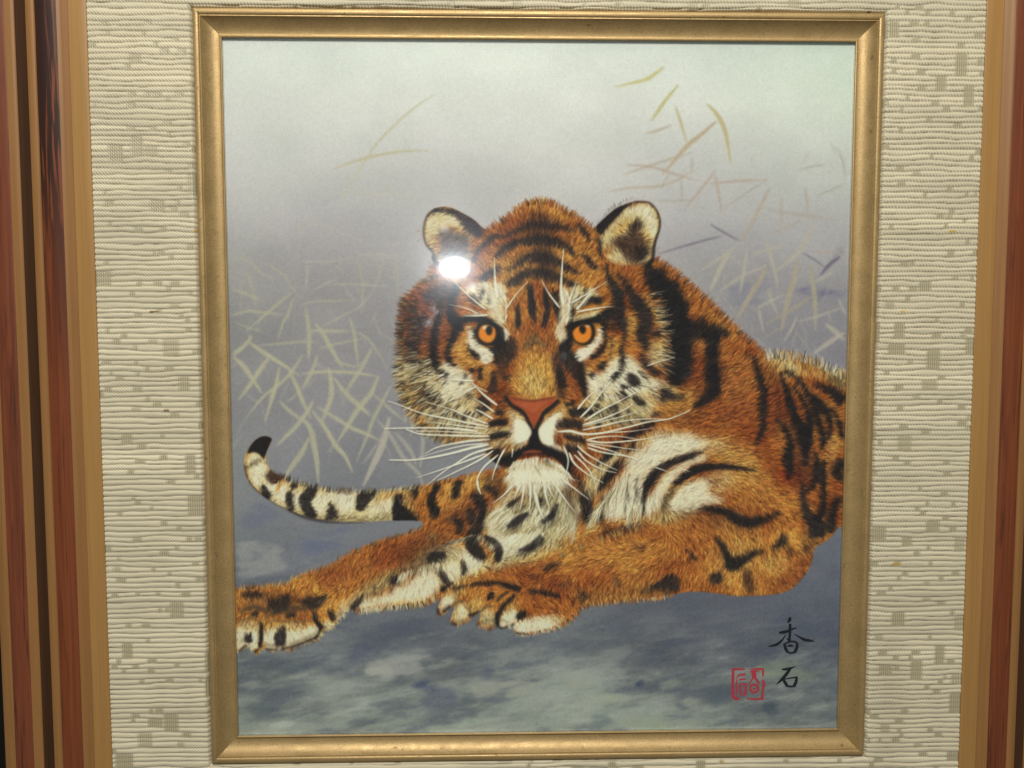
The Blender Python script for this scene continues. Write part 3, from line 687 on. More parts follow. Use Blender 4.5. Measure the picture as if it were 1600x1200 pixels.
UNDER = '''
# left / right tonal masses of the coat
G g 9 .5: 300,380 480,430 640,600 760,700 700,760 560,620 400,500
G r 12 .55: 250,650 380,650 400,900 330,1000 260,900
G g 16 .5: 560,760 780,900 760,1200 540,1150
H g 14 .55: 400,500 640,430 820,500 780,640 500,600
H g 12 .5: 640,700 900,700 980,850 760,920 620,850
H r 14 .4: 560,120 760,160 760,300 500,330
H r 10 .5: 900,150 1060,160 1100,300 960,300
H b 9 .55: 1120,420 1230,420 1230,760 1150,820 1110,620
I g 10 .6: 480,400 700,430 860,470 760,640 640,600 560,480
I g 9 .65: 850,640 1000,610 1060,700 960,790 860,760
I r 9 .6: 1020,800 1180,620 1240,700 1180,840 1050,920 900,940
I b 10 .55: 1200,380 1290,500 1260,660 1160,860 1230,700 1180,560
I b 4 .55: 480,930 640,955 900,955 1080,915 1200,800 1230,830 1100,940 900,985 600,985
I g 8 .5: 560,790 660,770 720,830 660,880 580,870
J g 12 .5: 560,560 900,440 1300,420 1400,560 1100,640 800,640
J r 12 .5: 250,700 480,640 640,740 480,800 300,780
J g 10 .5: 1000,850 1200,830 1400,850 1400,880 1000,890 820,930 800,880
J o 8 .6: 260,880 420,850 620,900 720,930 600,1000 420,960
J y 7 .5: 100,960 200,920 260,960 220,1050 120,1080
G y 9 .65: 820,780 1000,850 1200,880 1480,950 1480,1010 1200,950 1000,960
G c 5 .6: 940,800 1040,800 1140,850 1130,950 1040,900 970,850
H g 10 .4: 1000,40 1230,60 1400,200 1330,300 1260,130
H y 8 .45: 1370,420 1460,440 1430,560 1360,640
M r 9 .6: 700,420 1000,320 1300,200 1540,60 1600,100 1560,160 1300,300 1000,420 800,500
M o 7 .7: 120,520 460,500 800,360 1000,240 1200,150 1180,190 900,330 600,470 300,560 120,570
M b 8 .45: 130,560 330,560 520,580 700,600 500,660 300,640 130,620
M r 8 .5: 110,640 300,650 560,640 700,700 640,760 400,740 200,720
K v 9 .85: 0,940 100,850 260,760 400,700 530,620 640,600 760,620 700,700 560,720 420,760 300,850 160,930 0,1000
K y 7 .5: 0,880 200,780 380,700 360,740 200,840 0,930
K w 5 .95: 0,1000 120,965 220,935 300,880 400,840 470,770 540,730 600,770 640,850 600,930 500,990 300,1010 100,1045 0,1065
K c 8 .9: 560,620 760,560 820,600 960,640 1060,700 1100,730 1000,760 850,800 720,870 640,860 600,760
K w 5 .85: 640,720 740,680 790,720 780,790 710,850 680,780
K w 5 .95: 780,620 860,590 960,660 970,730 880,770 830,780 840,720
K c 10 .9: 960,340 1080,280 1180,220 1300,230 1480,220 1600,200 1600,520 1440,620 1300,690 1120,730 1060,600 980,500
K w 6 .85: 980,420 1080,400 1160,470 1250,490 1330,520 1200,640 1120,680 1120,560 1040,490
K w 5 .75: 1050,310 1170,300 1180,330 1080,350; 1280,480 1400,440 1450,400 1340,560 1200,640
K v 6 .35: 1100,260 1300,180 1500,230 1400,330 1200,360
K g 9 .6: 600,150 760,70 900,40 1080,80 1000,200 780,260 620,280
K r 9 .5: 850,130 1000,180 1030,260 920,330 820,260
K y 7 .8: 300,160 420,110 520,110 440,200 440,340 350,260
K c 7 .6: 330,160 420,150 400,250 360,230
J v 10 .9: 380,0 700,0 700,260 560,400 300,560 60,660 60,620 280,480 420,340
J c 8 .75: 560,90 700,60 740,180 700,300 560,400 480,440 520,330 560,220
J y 7 .7: 300,600 560,440 820,340 1000,280 1200,220 1500,230 1400,290 1100,280 880,350 640,450 420,580 240,650
J w 6 .95: 940,40 1080,0 1250,0 1240,140 1060,230 1000,240 930,220 920,120
J c 6 .8: 850,150 930,100 920,230 880,290 820,330 800,280
F w 8 .95: 980,470 1080,380 1250,310 1420,240 1600,280 1600,420 1400,470 1260,560 1180,700 1120,860 1090,980 940,1020 800,1000 780,930 840,760 920,620 1000,560
F c 8 .8: 720,450 1000,330 1300,180 1340,240 1050,380 900,480 820,620 740,740 640,840 560,760 590,640
H w 8 .95: 0,420 140,380 260,420 380,430 440,490 340,540 200,560 60,640 0,700
H w 5 .97: 30,820 100,720 200,640 330,570 420,570 400,610 300,640 190,740 110,850 60,960 -100,1000 -60,900
H w 5 .97: 100,990 140,900 240,800 330,765 420,745 450,800 430,850 560,910 400,950 340,1000 200,1012
H c 9 .45: 440,680 600,680 640,760 540,860 440,840
H c 10 .5: 380,440 560,440 560,520 420,540
H v 7 .6: 0,1000 120,1000 340,1010 240,1050 60,1070
L c 12 1: 150,300 300,250 420,460 640,500 1000,540 1300,540 1340,790 900,800 600,760 300,640
L w 4 .95: 180,290 230,240 290,290 320,380 280,470 230,500 190,420
L w 4 .9: 300,470 400,490 470,500 480,600 440,640 350,580; 520,590 590,560 600,610 560,680 520,660
L w 5 .95: 700,600 820,570 1010,560 1020,640 1000,700 900,720 860,660 800,640 760,720 690,720 670,650
L w 5 .8: 1110,690 1200,640 1300,620 1310,710 1180,720 1090,730
L g 6 .6: 1200,560 1320,560 1310,600 1180,650
L v 5 .75: 600,730 900,750 1310,745 1310,790 900,800 640,770
L o 5 .6: 1380,560 1500,560 1600,540 1600,770 1500,740 1420,640
M w 4 .95: 95,800 180,815 262,830 270,900 262,965 225,985 195,960 160,945 120,975 80,990
M w 4 .95: 290,850 340,815 400,810 560,825 700,785 745,820 720,880 600,930 500,970 430,955 400,980 330,970 295,910
M c 4 .7: 110,760 200,750 290,800 260,840 150,810; 330,800 480,770 640,780 560,820 400,815
M w 4 .85: 870,700 930,640 960,680 900,750 870,770; 760,770 830,760 850,790 800,830
M c 6 .7: 880,640 1000,560 1080,540 1050,600 960,680
K w 4 .97: 640,1000 680,950 760,950 750,1010 700,1050 640,1080
K c 5 .9: 730,1100 760,1040 820,1010 860,1060 860,1120 800,1180 740,1180
K w 4 .7: 770,1040 820,1040 850,1100 800,1140
K c 4 .85: 950,1100 1000,1060 1060,1080 1080,1180 960,1195
K y 6 .6: 680,930 800,870 820,920 760,980; 850,1010 960,970 980,1060 900,1110
J w 4 .95: 100,1040 170,970 240,980 250,1040 210,1080 160,1105 110,1110
J w 4 .95: 220,1070 330,1030 470,1020 560,1060 540,1110 340,1160 230,1150
J c 5 .6: 480,1000 620,1020 640,1050 560,1110
X b 16 .4: 900,945 980,938 1050,928 1050,905 980,918 900,925
X b 18 .4: 1040,640 1080,600 1110,610 1080,660
X b 16 .35: 1180,560 1230,610 1240,700 1215,680 1205,620
X b 14 .4: 1060,800 1120,795 1200,815 1130,825
X b 12 .4: 700,800 740,790 770,800 740,830 700,830
X b 12 .4: 640,850 700,840 700,870 620,890
X r 16 .35: 1090,560 1150,560 1180,640 1120,660
X y 14 .35: 1110,860 1160,850 1180,880 1130,890; 1120,700 1170,710 1190,740 1140,745; 1190,880 1220,870 1230,895
# face
X g 14 .5: 760,420 800,380 870,380 920,420 900,470 840,440 780,470
X r 12 .45: 800,340 870,340 900,380 840,375 780,385
X r 10 .5: 800,520 835,500 870,530 860,555 835,540 808,560
X r 9 .55: 866,560 900,580 915,640 880,620
X r 9 .45: 640,480 700,470 720,520 660,540
A n 9 .5: 380,1000 560,900 700,960 640,1180 400,1190
C g 10 .9: 1330,610 1410,550 1500,545 1590,590 1640,700 1650,900 1590,985 1430,1003 1300,990 1235,940 1240,830 1290,720
C g 8 .7: 1240,800 1330,640 1330,900 1240,950; 1600,700 1700,860 1680,960 1580,980
C y 9 .75: 1350,760 1480,740 1560,860 1540,980 1420,1000 1330,960
C o 6 .8: 540,330 620,320 640,400 600,560 560,620 545,480
C g 6 .8: 680,480 800,420 840,560 920,640 940,700 820,700 700,640 650,580
C g 6 .6: 370,380 460,340 460,440 400,560 360,480
C v 9 .6: 160,520 300,560 480,640 560,1000 640,1100 600,1200 400,1180 240,980 150,800
C c 6 .85: 200,640 420,620 440,680 260,740; 180,740 420,740 380,800 220,820
C c 7 .8: 400,720 540,690 600,900 640,1060 560,1050 480,900 400,840
C w 5 .97: 560,660 640,640 740,700 800,740 880,790 850,860 890,900 820,960 740,1000 660,1050 570,1020 540,940 580,860 560,760
C c 7 .85: 620,1040 800,960 900,900 900,1000 1000,1100 1060,1180 800,1180 640,1160
C g 6 .7: 940,700 1040,700 1030,860 940,900 900,860
C o 5 .8: 1090,740 1140,720 1160,800 1110,830
C r 8 .7: 1080,900 1180,860 1200,1000 1160,1080 1060,1040
C c 5 .8: 1190,1110 1290,1130 1360,1190 1250,1230
E c 7 .85: 440,20 640,0 900,60 1040,170 900,230 700,220 520,160
E v 7 .6: 470,170 700,200 1000,240 980,300 700,300 540,310
E c 6 .9: 880,200 1050,180 1250,160 1250,240 1050,250 900,240; 1020,310 1150,280 1260,250 1260,300 1120,360 1020,350
E o 5 .7: 1050,90 1200,70 1190,100 1060,110
E W 5 1: 1250,100 1320,90 1385,140 1425,210 1412,275 1350,325 1290,350 1245,300 1250,200
E v 5 .7: 1150,400 1250,340 1380,320 1300,390 1200,410
D o 8 .6: 960,120 1060,180 1080,420 1000,560 960,420
D g 7 .8: 960,200 1090,240 1060,420 980,380; 780,420 900,440 880,600 800,610
D y 8 .75: 1100,20 1220,60 1320,180 1360,330 1260,330 1200,160
D c 7 .8: 1180,530 1360,480 1380,620 1300,700 1180,660
D y 6 .7: 1190,440 1350,450 1340,520 1180,520
D w 6 .97: 900,600 960,590 1010,600 1060,640 1110,700 1180,780 1310,830 1290,890 1200,930 1100,960 960,980 800,960 700,1000 620,1000 590,900 570,790 600,740 700,760 780,700 820,630
D c 9 .9: 620,960 900,940 1200,940 1260,1020 1200,1180 900,1220 600,1220 560,1100
D g 7 .7: 600,640 780,600 720,680 600,700
D y 6 .6: 560,700 620,690 610,800 570,820
D o 5 .9: 390,920 450,920 470,980 400,1030 360,1000
D y 5 .8: 340,1060 450,1040 420,1100 340,1160
D o 6 .7: 440,1060 560,1030 540,1110 420,1110
D c 6 .8: 1290,860 1460,900 1400,1000 1280,1000
D g 7 .6: 1400,920 1600,900 1600,1100 1300,1180 1250,1060
F W 5 1: 360,20 260,60 190,120 138,180 130,260 170,330 250,370 330,402 395,445 375,375 300,330 270,250 300,180 310,110 375,65
F c 5 .85: 330,200 450,200 580,240 540,250 420,230 330,230; 360,300 520,320 620,360 500,350 400,340
F v 7 .7: 480,0 1000,0 1150,80 800,160 640,120
X w 4 .97: 801,728 812,725 830,721 838,719 853,723 865,725 877,733 886,745 880,754 868,758 850,760 835,762 815,760 799,758 797,742
F v 7 .6: 0,720 300,720 420,800 440,1000 200,1200 -200,1200 -300,1000
E c 5 .6: 1140,640 1220,540 1220,740 1150,700
X r 10 .7: 630,470 660,445 700,445 720,500 690,560 640,555 626,520
X b 9 .55: 632,480 650,470 660,530 640,550 628,530
X b 9 .7: 822,350 850,335 866,380 862,430 846,440 835,400
# ears
A c 4 .97: 405,340 470,250 540,240 620,250 700,280 760,340 800,430 840,470 830,540 815,745 560,735 520,660 440,560 400,500 390,420
A w 4 .7: 420,330 480,290 520,330 480,400 430,420; 620,280 700,310 720,380 640,350
A o 4 .8: 580,380 700,390 820,460 700,440 600,420; 480,480 560,500 560,620 520,640
A b 6 .85: 540,440 620,410 700,440 820,480 825,600 805,740 600,710 560,640 560,560
A n 3 .95: 480,215 560,205 680,220 800,280 900,350 968,415 950,490 880,480 800,420 740,330 640,262 540,245 470,262
A n 3 .9: 470,640 520,700 540,770 500,760 465,700
B K 2.5 .97: 655,415 740,340 860,230 960,180 1060,155 960,240 880,330 800,410 745,480
B c 3.5 .97: 730,510 800,420 880,335 960,240 1060,192 1180,182 1245,215 1282,300 1282,420 1255,520 1225,620 1190,740 1120,770 900,760 780,700 740,600
B w 4 .85: 950,280 1060,215 1180,200 1240,260 1270,420 1220,560 1200,440 1150,330 1060,280
B g 5 .7: 830,480 950,360 1060,340 1020,420 900,500; 1120,440 1200,480 1200,580 1130,560
B b 5 .92: 1020,400 1090,335 1130,380 1110,470 1190,600 1165,680 1110,755 1000,730 900,610 845,555 900,505 1000,470
B K 4 .7: 1060,620 1180,610 1160,690 1090,740; 1010,420 1090,350 1120,390 1050,430
B o 5 .7: 740,600 860,590 860,660 780,740 720,700
# neck and mane right of the face
B r 6 .8: 1250,740 1400,800 1600,960 1600,1100 1480,1100 1400,980 1280,860
G o 7 .8: 30,60 200,150 380,310 480,410 440,500 300,400 180,300 60,170
'''
STRIPES = '''
A k 2 .85: 1100,520,20 1250,460,50 1400,400,60 1500,400,60 1630,400,70 1740,420,55 1850,450,20
A k 1.5 .9: 940,600,35 1010,540,60 1060,500,50 1110,465,20
A k 2.5 .88: 1080,700,40 1150,630,70 1260,570,75 1400,540,80 1600,540,90 1750,600,70 1850,690,20
A k 3 .85: 1180,830,20 1280,780,50 1340,730,80 1450,700,100 1600,720,110 1700,770,70 1770,840,30
A k 3 .85: 1190,970,50 1280,920,90 1360,860,85 1500,850,100 1620,880,120 1740,930,60 1800,980,20
A k 2 .85: 860,740,40 900,660,50 940,590,40; 930,920,50 1000,870,80 1100,810,50 1125,775,15
A k 2.5 .8: 1400,960,60 1420,1100,60 1440,1210,70; 1550,980,30 1560,1150,50
B k 1.8 .9: 490,370,30 560,440,60 620,540,40; 690,500,40 720,580,50 720,690,30; 540,660,30 620,740,60 700,820,40; 350,760,20 430,800,50 530,860,25
B k 2.5 .92: 790,770,40 790,850,40 830,950,90 880,1050,110 900,1200,100 890,1340,90
B k 2.5 .92: 890,850,30 960,950,60 1020,1060,90 1080,1200,120
B K 4 .92: 1170,740,60 1200,870,150 1290,1000,190 1400,1150,230
B k 2 .8: 420,930,50 470,960,50 520,960,20; 640,1090,70 700,1110,80 740,1130,30; 200,1040,45 215,1180,50
C k 1.6 .92: 1290,115,25 1290,200,45 1290,300,55 1302,345,22; 1410,-40,50 1420,130,75 1440,220,55 1467,285,22; 1560,0,40 1582,120,48 1560,230,62 1530,335,35
C k 1.6 .9: 1640,-20,70 1660,120,75 1680,220,50 1697,300,20; 1790,0,40 1810,120,50 1795,240,62 1770,345,30
C K 2.2 .95: 570,40,40 555,110,50 540,220,58 505,330,70 495,450,88 490,560,88 500,640,118 520,700,70 548,750,22
C K 2.4 .95: 720,-100,60 690,0,84 660,80,84 655,180,94 720,290,130 700,360,84 655,460,58 622,560,48 632,620,48 690,695,26
C n 5 .75: 430,230,70 370,310,100 330,420,110 290,500,100 330,600,80; 620,-60,90 500,20,130 400,40,110
C k 3 .8: 300,270,60 420,210,60; 250,450,60 340,540,60; 260,640,40 380,650,60 430,680,30; 200,620,30 300,610,30
C K 2 .93: 740,260,60 850,235,65 960,250,75 1060,295,75 1130,345,50; 870,330,45 880,440,50 940,500,40
C K 3 .93: 1090,430,120 1140,480,110 1190,560,70 1200,620,60; 1060,500,120 1110,600,100 1090,680,50
C k 3 .8: 1240,440,50 1235,520,70 1210,620,60 1150,700,60; 1190,780,80 1180,830,60; 1060,740,40 1060,880,80 1020,950,50
C K 1.5 .92: 815,480,25 850,545,45 890,580,65 925,625,30; 835,730,50 880,725,45; 930,690,28 938,760,42 930,820,40
C k 2 .85: 545,740,50 600,780,70 625,800,30; 795,750,22 790,815,28; 405,830,40 415,890,55; 600,850,40; 740,850,25 770,850,25
C k 3 .85: 400,950,80 470,960,120 530,1000,70; 620,1060,50 620,1110,50; 540,1060,60 480,1090,60; 360,1010,60 300,1060,40; 800,960,40 850,980,50; 380,760,40 340,720,40
C k 2.5 .85: 930,980,90 1000,1060,70 960,1110,60; 900,1080,60 960,1160,60; 1080,1120,70 1160,1150,60
C b 6 .75: 1130,560,110 1150,680,90 1120,780,60; 1190,940,50 1170,1060,50
C b 5 .6: 1200,420,60 1250,520,70 1240,640,60
C d 4 .6: 1340,520,60 1440,470,60 1560,510,50; 1420,400,60 1460,440,80
E k 1.8 .8: 470,15,50 460,60,30; 580,0,60 590,60,60; 690,20,60 690,80,60; 780,30,55 780,110,55; 880,60,50; 520,240,24 480,250,40; 600,140,40 560,225,30; 680,140,40 640,225,40; 770,160,50; 580,270,30 530,310,24; 660,285,30 620,310,20; 860,150,40; 420,130,60 380,140,30; 320,50,60 380,20,50
E K 2 .92: 1020,150,50 1100,120,70 1200,120,60; 1020,270,60 1120,240,70 1220,235,45; 1010,390,30 1070,410,70 1150,385,60; 1030,460,50 1090,490,80 1150,500,100 1180,560,80
E K 2.2 .96: 1460,200,50 1455,300,90 1440,350,110 1380,370,60 1300,415,70 1230,455,95 1150,490,110
F K 2.2 .96: 95,200,50 90,300,90 110,345,110 200,390,85 300,430,85 390,485,95 430,560,70 460,610,40
F k 2 .9: 260,300,35 290,330,50; 280,150,30 380,130,90 460,130,80 540,150,70; 380,240,40 450,265,60 580,290,60; 390,350,40 450,365,80 530,380,60; 500,150,90 560,150,40
F k 2.2 .92: 420,30,90 540,20,90 600,60,40; 600,0,70 660,40,60; 680,180,30 710,190,40; 700,280,30; 700,130,50; 860,30,60 900,50,60; 820,-20,50
F K 2.5 .93: 1240,115,40 1150,160,65 1040,222,75 960,255,30; 1070,310,40 985,390,50; 930,280,30 1000,280,40; 930,330,70 870,360,80 780,450,65 735,505,40; 955,475,60 890,545,85 800,640,85 750,720,55 715,770,40; 700,500,40 720,520,40
F k 3 .85: 470,590,40 540,690,55 560,790,35 620,860,60 610,980,70 620,1090,40; 640,840,60 660,780,30; 720,820,30 770,870,40 760,960,40 720,1060,25; 1000,690,14 1000,850,20 980,990,24; 1100,640,18 1080,880,22
F K 2.5 .92: 1620,465,30 1500,495,50 1380,530,60 1290,590,75 1220,680,80 1170,790,60 1155,880,40 1150,980,30
F k 3 .9: 1640,600,70 1540,660,50 1450,740,40
F d 3 .8: 1450,760,40 1370,860,45 1320,980,50
D K 2.5 .93: 400,320,50 520,275,65 620,245,75 720,225,95 810,190,130 840,130,90
D K 2 .93: 770,270,90 755,360,42 772,440,42 735,530,52 660,595,50 615,612,18
D K 3 .93: 420,350,60 430,440,80 380,520,120 400,600,130 480,690,170 530,800,100 565,900,60 575,990,40
D b 5 .8: 300,560,90 320,700,90 340,860,100 340,1000,80; 450,640,100 470,780,80
D K 2.5 .8: 330,700,50 345,850,80 375,900,50; 380,1060,40 480,1040,50
D k 2.5 .93: 900,-40,120 890,120,100 920,250,95 955,380,45 935,470,34 920,560,50 932,640,55 912,720,42 860,790,52 815,835,20
D b 4 .8: 830,200,120 850,320,70 880,380,30
D k 1.2 .75: 835,390,18 830,500,20 818,610,12
D k 3.5 .93: 1030,0,60 1080,100,140 1150,250,140 1110,380,120 1140,480,90 1165,540,50
D K 5 .95: 1390,-20,210 1420,150,240 1430,350,200 1460,560,190 1440,720,190 1420,860,140
D k 3 .9: 1200,380,60 1330,370,80; 1330,200,90 1330,260,60; 1110,560,40 1140,650,70 1200,720,60 1310,775,35; 1420,640,60
D k 1.8 .9: 690,705,50 735,685,65 775,640,22; 625,755,45 650,790,55
D k 2 .9: 970,770,70 1040,825,110 1090,870,80; 920,880,40 980,900,50 1020,930,40; 740,910,28; 720,1000,40; 925,930,60 965,1020,70; 1040,970,60 1100,1030,75 1150,1060,40; 870,1050,60 870,1100,60; 700,1050,60 690,1090,50; 610,1120,60; 980,1110,40 1010,1140,40; 880,1160,40; 1300,930,60 1360,960,60; 800,1120,35
D k 4 .7: 1280,1020,60 1400,960,80; 1220,1160,50 1300,1140,40
G K 5 .95: 10,120,120 70,250,150 150,420,190 190,560,200 210,720,190 200,860,190 150,1000,100
G K 5 .9: 220,560,130 330,590,140 440,610,130 540,610,80 595,640,40; 120,270,100 200,220,60; 180,420,120 280,390,50
G K 3.5 .95: 460,600,130 455,750,110 455,900,125 470,1050,115 400,1130,75 320,1190,35
G k 4 .7: 280,880,60 250,960,80; 60,1040,60 160,1100,70 240,1100,40; 360,480,60 400,540,60
G b 4 .7: 720,780,50 780,800,40; 540,900,60 580,900,30
G K 2.5 .92: 780,790,20 820,930,52 850,1050,62 855,1200,64 850,1350,55 830,1420,35 785,1495,15
G K 2.2 .92: 1005,930,18 1050,1080,40 1080,1200,52
G k 2 .85: 1040,910,30 1130,970,40 1180,1030,40 1230,1110,40; 1100,1020,12 1160,1120,30
G v 4 .7: 1200,830,30 1320,880,50 1440,930,60
G d 3 .8: 1380,960,40 1470,1000,80 1500,1060,90
H K 2.2 .93: 1030,0,30 1080,150,52 1110,270,75 1160,380,115 1190,450,115 1190,560,52 1190,640,38
H k 2.2 .88: 1165,800,40 1175,880,45 1185,960,65 1215,1040,85 1280,1100,120 1290,1200,130
H K 2 .93: 1100,30,15 1160,110,32 1200,200,44 1220,320,80 1200,420,100; 1150,0,20 1230,120,42 1270,220,62 1300,330,52 1332,430,54 1320,525,22
H K 2 .93: 1220,90,30 1310,160,62 1370,260,62 1387,370,40 1375,445,18; 1260,20,15 1380,60,60 1490,150,110; 1390,180,20 1440,270,32 1470,370,42 1485,440,20
H K 2.4 .93: 960,280,20 1020,350,42 1070,460,52 1050,560,90 1062,640,80 1072,700,42 1055,755,18
H K 2.2 .9: 1275,530,20 1282,640,64 1275,730,70 1240,810,34 1195,855,15; 1340,590,30 1332,740,52 1332,880,52 1322,1000,64 1280,1070,80
H K 3 .9: 1480,590,60 1440,680,90 1470,760,60; 1450,880,60 1420,970,66 1390,1060,76 1390,1150,86
H K 3 .92: 370,985,28 470,978,50 580,1000,64 660,1050,84 760,1078,84 880,1050,52 1010,1005,20
H k 2.5 .9: 0,770,80 60,690,60 110,645,50 200,592,38 300,560,26 400,540,15
H d 2.5 .85: 90,960,34 105,900,34 150,830,36
H K 2.5 .92: 165,800,40 230,740,50 320,685,64 430,655,60 570,648,40 700,665,26 800,682,12
I K 3 .92: 480,490,15 540,550,42 590,640,64 630,700,125 720,668,74 800,620,52 875,598,18
I k 3 .88: 940,590,15 1020,530,74 1040,465,20; 450,830,50 510,815,95 560,800,40
I b 5 .8: 740,740,60 755,850,80 780,930,60; 1060,570,40 1095,640,40; 1190,560,40 1200,620,40
I k 2.5 .85: 300,640,24 350,668,30; -10,892,36 80,860,54 165,840,105 180,920,70; 250,590,12 330,640,16
I k 3 .8: 1280,380,110 1290,500,80; 1390,440,70
J b 4 .85: 900,400,40 1020,375,64 1170,335,74 1270,325,30
J k 3.5 .62: 455,655,40 530,622,62 605,610,24; 1000,690,20 1040,755,36 1062,785,14; 1200,828,20 1320,792,54 1430,760,95 1450,690,60; 1420,840,60
J b 3 .5: 1120,700,24 1195,695,24; 1150,470,30 1260,500,40; 330,690,40 420,720,40; 1380,560,30 1420,620,30; 560,780,50 680,750,40
J k 4 .6: 720,850,90 790,850,60
J K 1.8 .93: -250,790,20 -100,770,24 0,778,32 100,775,32 200,800,42 275,818,42; 330,822,26 450,822,42 530,850,42 575,862,14; 225,850,26 150,920,32 100,990,42 80,1060,42 100,1112,20
J K 1.5 .93: 238,1035,40 278,1002,66 312,978,40; 10,875,44 65,850,55
K K 2 .93: 430,130,60 425,170,50 440,200,24; 615,100,50 572,180,52 560,260,74 590,310,84 568,365,50
K K 2.2 .92: 800,50,40 760,120,64 745,215,50; 960,120,40 1040,150,54 1072,215,40
K k 2.4 .92: 870,200,50 930,220,92 955,300,72 940,420,64 890,500,120 890,570,105 950,630,82 995,668,26
K k 2.4 .9: 850,290,40 870,340,62 880,420,52; 700,360,18 760,400,62 795,420,40 760,490,50
K k 2.4 .88: 540,685,50 600,652,64 680,640,40; 590,720,18 650,790,54 690,860,66; 800,680,30 828,740,42 800,805,18
K k 2.4 .9: 985,500,26 1060,540,54 1102,610,66 1090,690,40
K k 2 .9: 265,790,50 290,830,66 325,850,30; 265,840,20 248,870,12
K d 4 .6: 430,720,50 430,780,60; 540,500,60 600,530,40
K k 3 .85: 1160,265,24 1220,225,42 1265,185,14; 1160,425,28 1250,370,74 1340,310,20; 1250,610,20 1350,580,56 1440,500,60; 1420,200,50 1460,210,50; 1480,360,30 1530,320,50
K v 4 .6: 1120,350,30 1200,420,40; 1280,250,40 1380,290,40; 1150,560,20 1250,470,20
K k 2.2 .85: 730,900,30 790,890,30; 640,900,50 680,900,30
J k 4 .9: 755,20,70 790,150,110 795,260,60; 560,140,40 520,230,60 430,290,40 ; 380,480,60 430,410,60; 920,180,40 900,260,40
J k 3 .8: 430,100,60 420,130,40; 270,250,60 200,300,40 320,220,40
L K 2 .96: 175,245 200,180 250,130 310,110 365,130 345,180 320,250 295,278 262,250 220,235
L v 2 .85: 175,355,30 230,315,42 285,290,24
L b 3 .9: 330,395,60 380,440,95 430,475,55
L g 2 .8: 450,470,30 420,510,26 395,560,24
L k 2 .92: 290,495,36 312,560,62 335,610,44; 500,560,52 498,640,54 522,700,44; 530,490,60 550,530,44; 690,520,80 650,580,92 612,620,82 645,690,84 690,760,84; 822,640,18 826,700,64 832,770,110; 1180,565,36 1090,600,104 1062,650,84 1040,695,48; 1350,580,54 1355,640,84; 1490,555,54 1478,615,18
L K 1.6 .95: 1320,640 1370,640 1450,720 1512,782 1320,777
L b 4 .7: 860,540,30 930,545,60 1000,560,20
L k 2.5 .7: 150,330,14 165,430,16 230,530,16 350,625,16 480,695,18 620,745,18 760,778,16 900,790,10
M k 2.5 .88: 205,712,28 265,688,44; 475,722,40 545,690,48; 140,570,30 250,570,42 330,570,18; 150,500,20 230,508,24
M k 4 .85: 330,640,70 420,650,105 500,580,54; 610,620,60 700,620,84 810,560,44
M k 2 .9: 705,680,30 715,760,34 765,815,44; 815,665,36 835,720,54 852,755,18; 1085,545,22 1040,610,42 985,655,40
M k 1.8 .9: 282,760,18 280,880,26 268,965,16; 450,800,40 430,880,92 430,955,70; 180,850,60 190,930,54; 150,890,34 190,890,40
M d 4 .6: 120,700,24 200,660,24 300,660,20; 300,740,20 400,690,24 640,650,24
M k 2 .7: 110,1000,14 170,955,14; 230,1010,20 265,1010,20; 330,985,20 360,1005,18; 500,985,14 620,935,14 735,880,14
'''
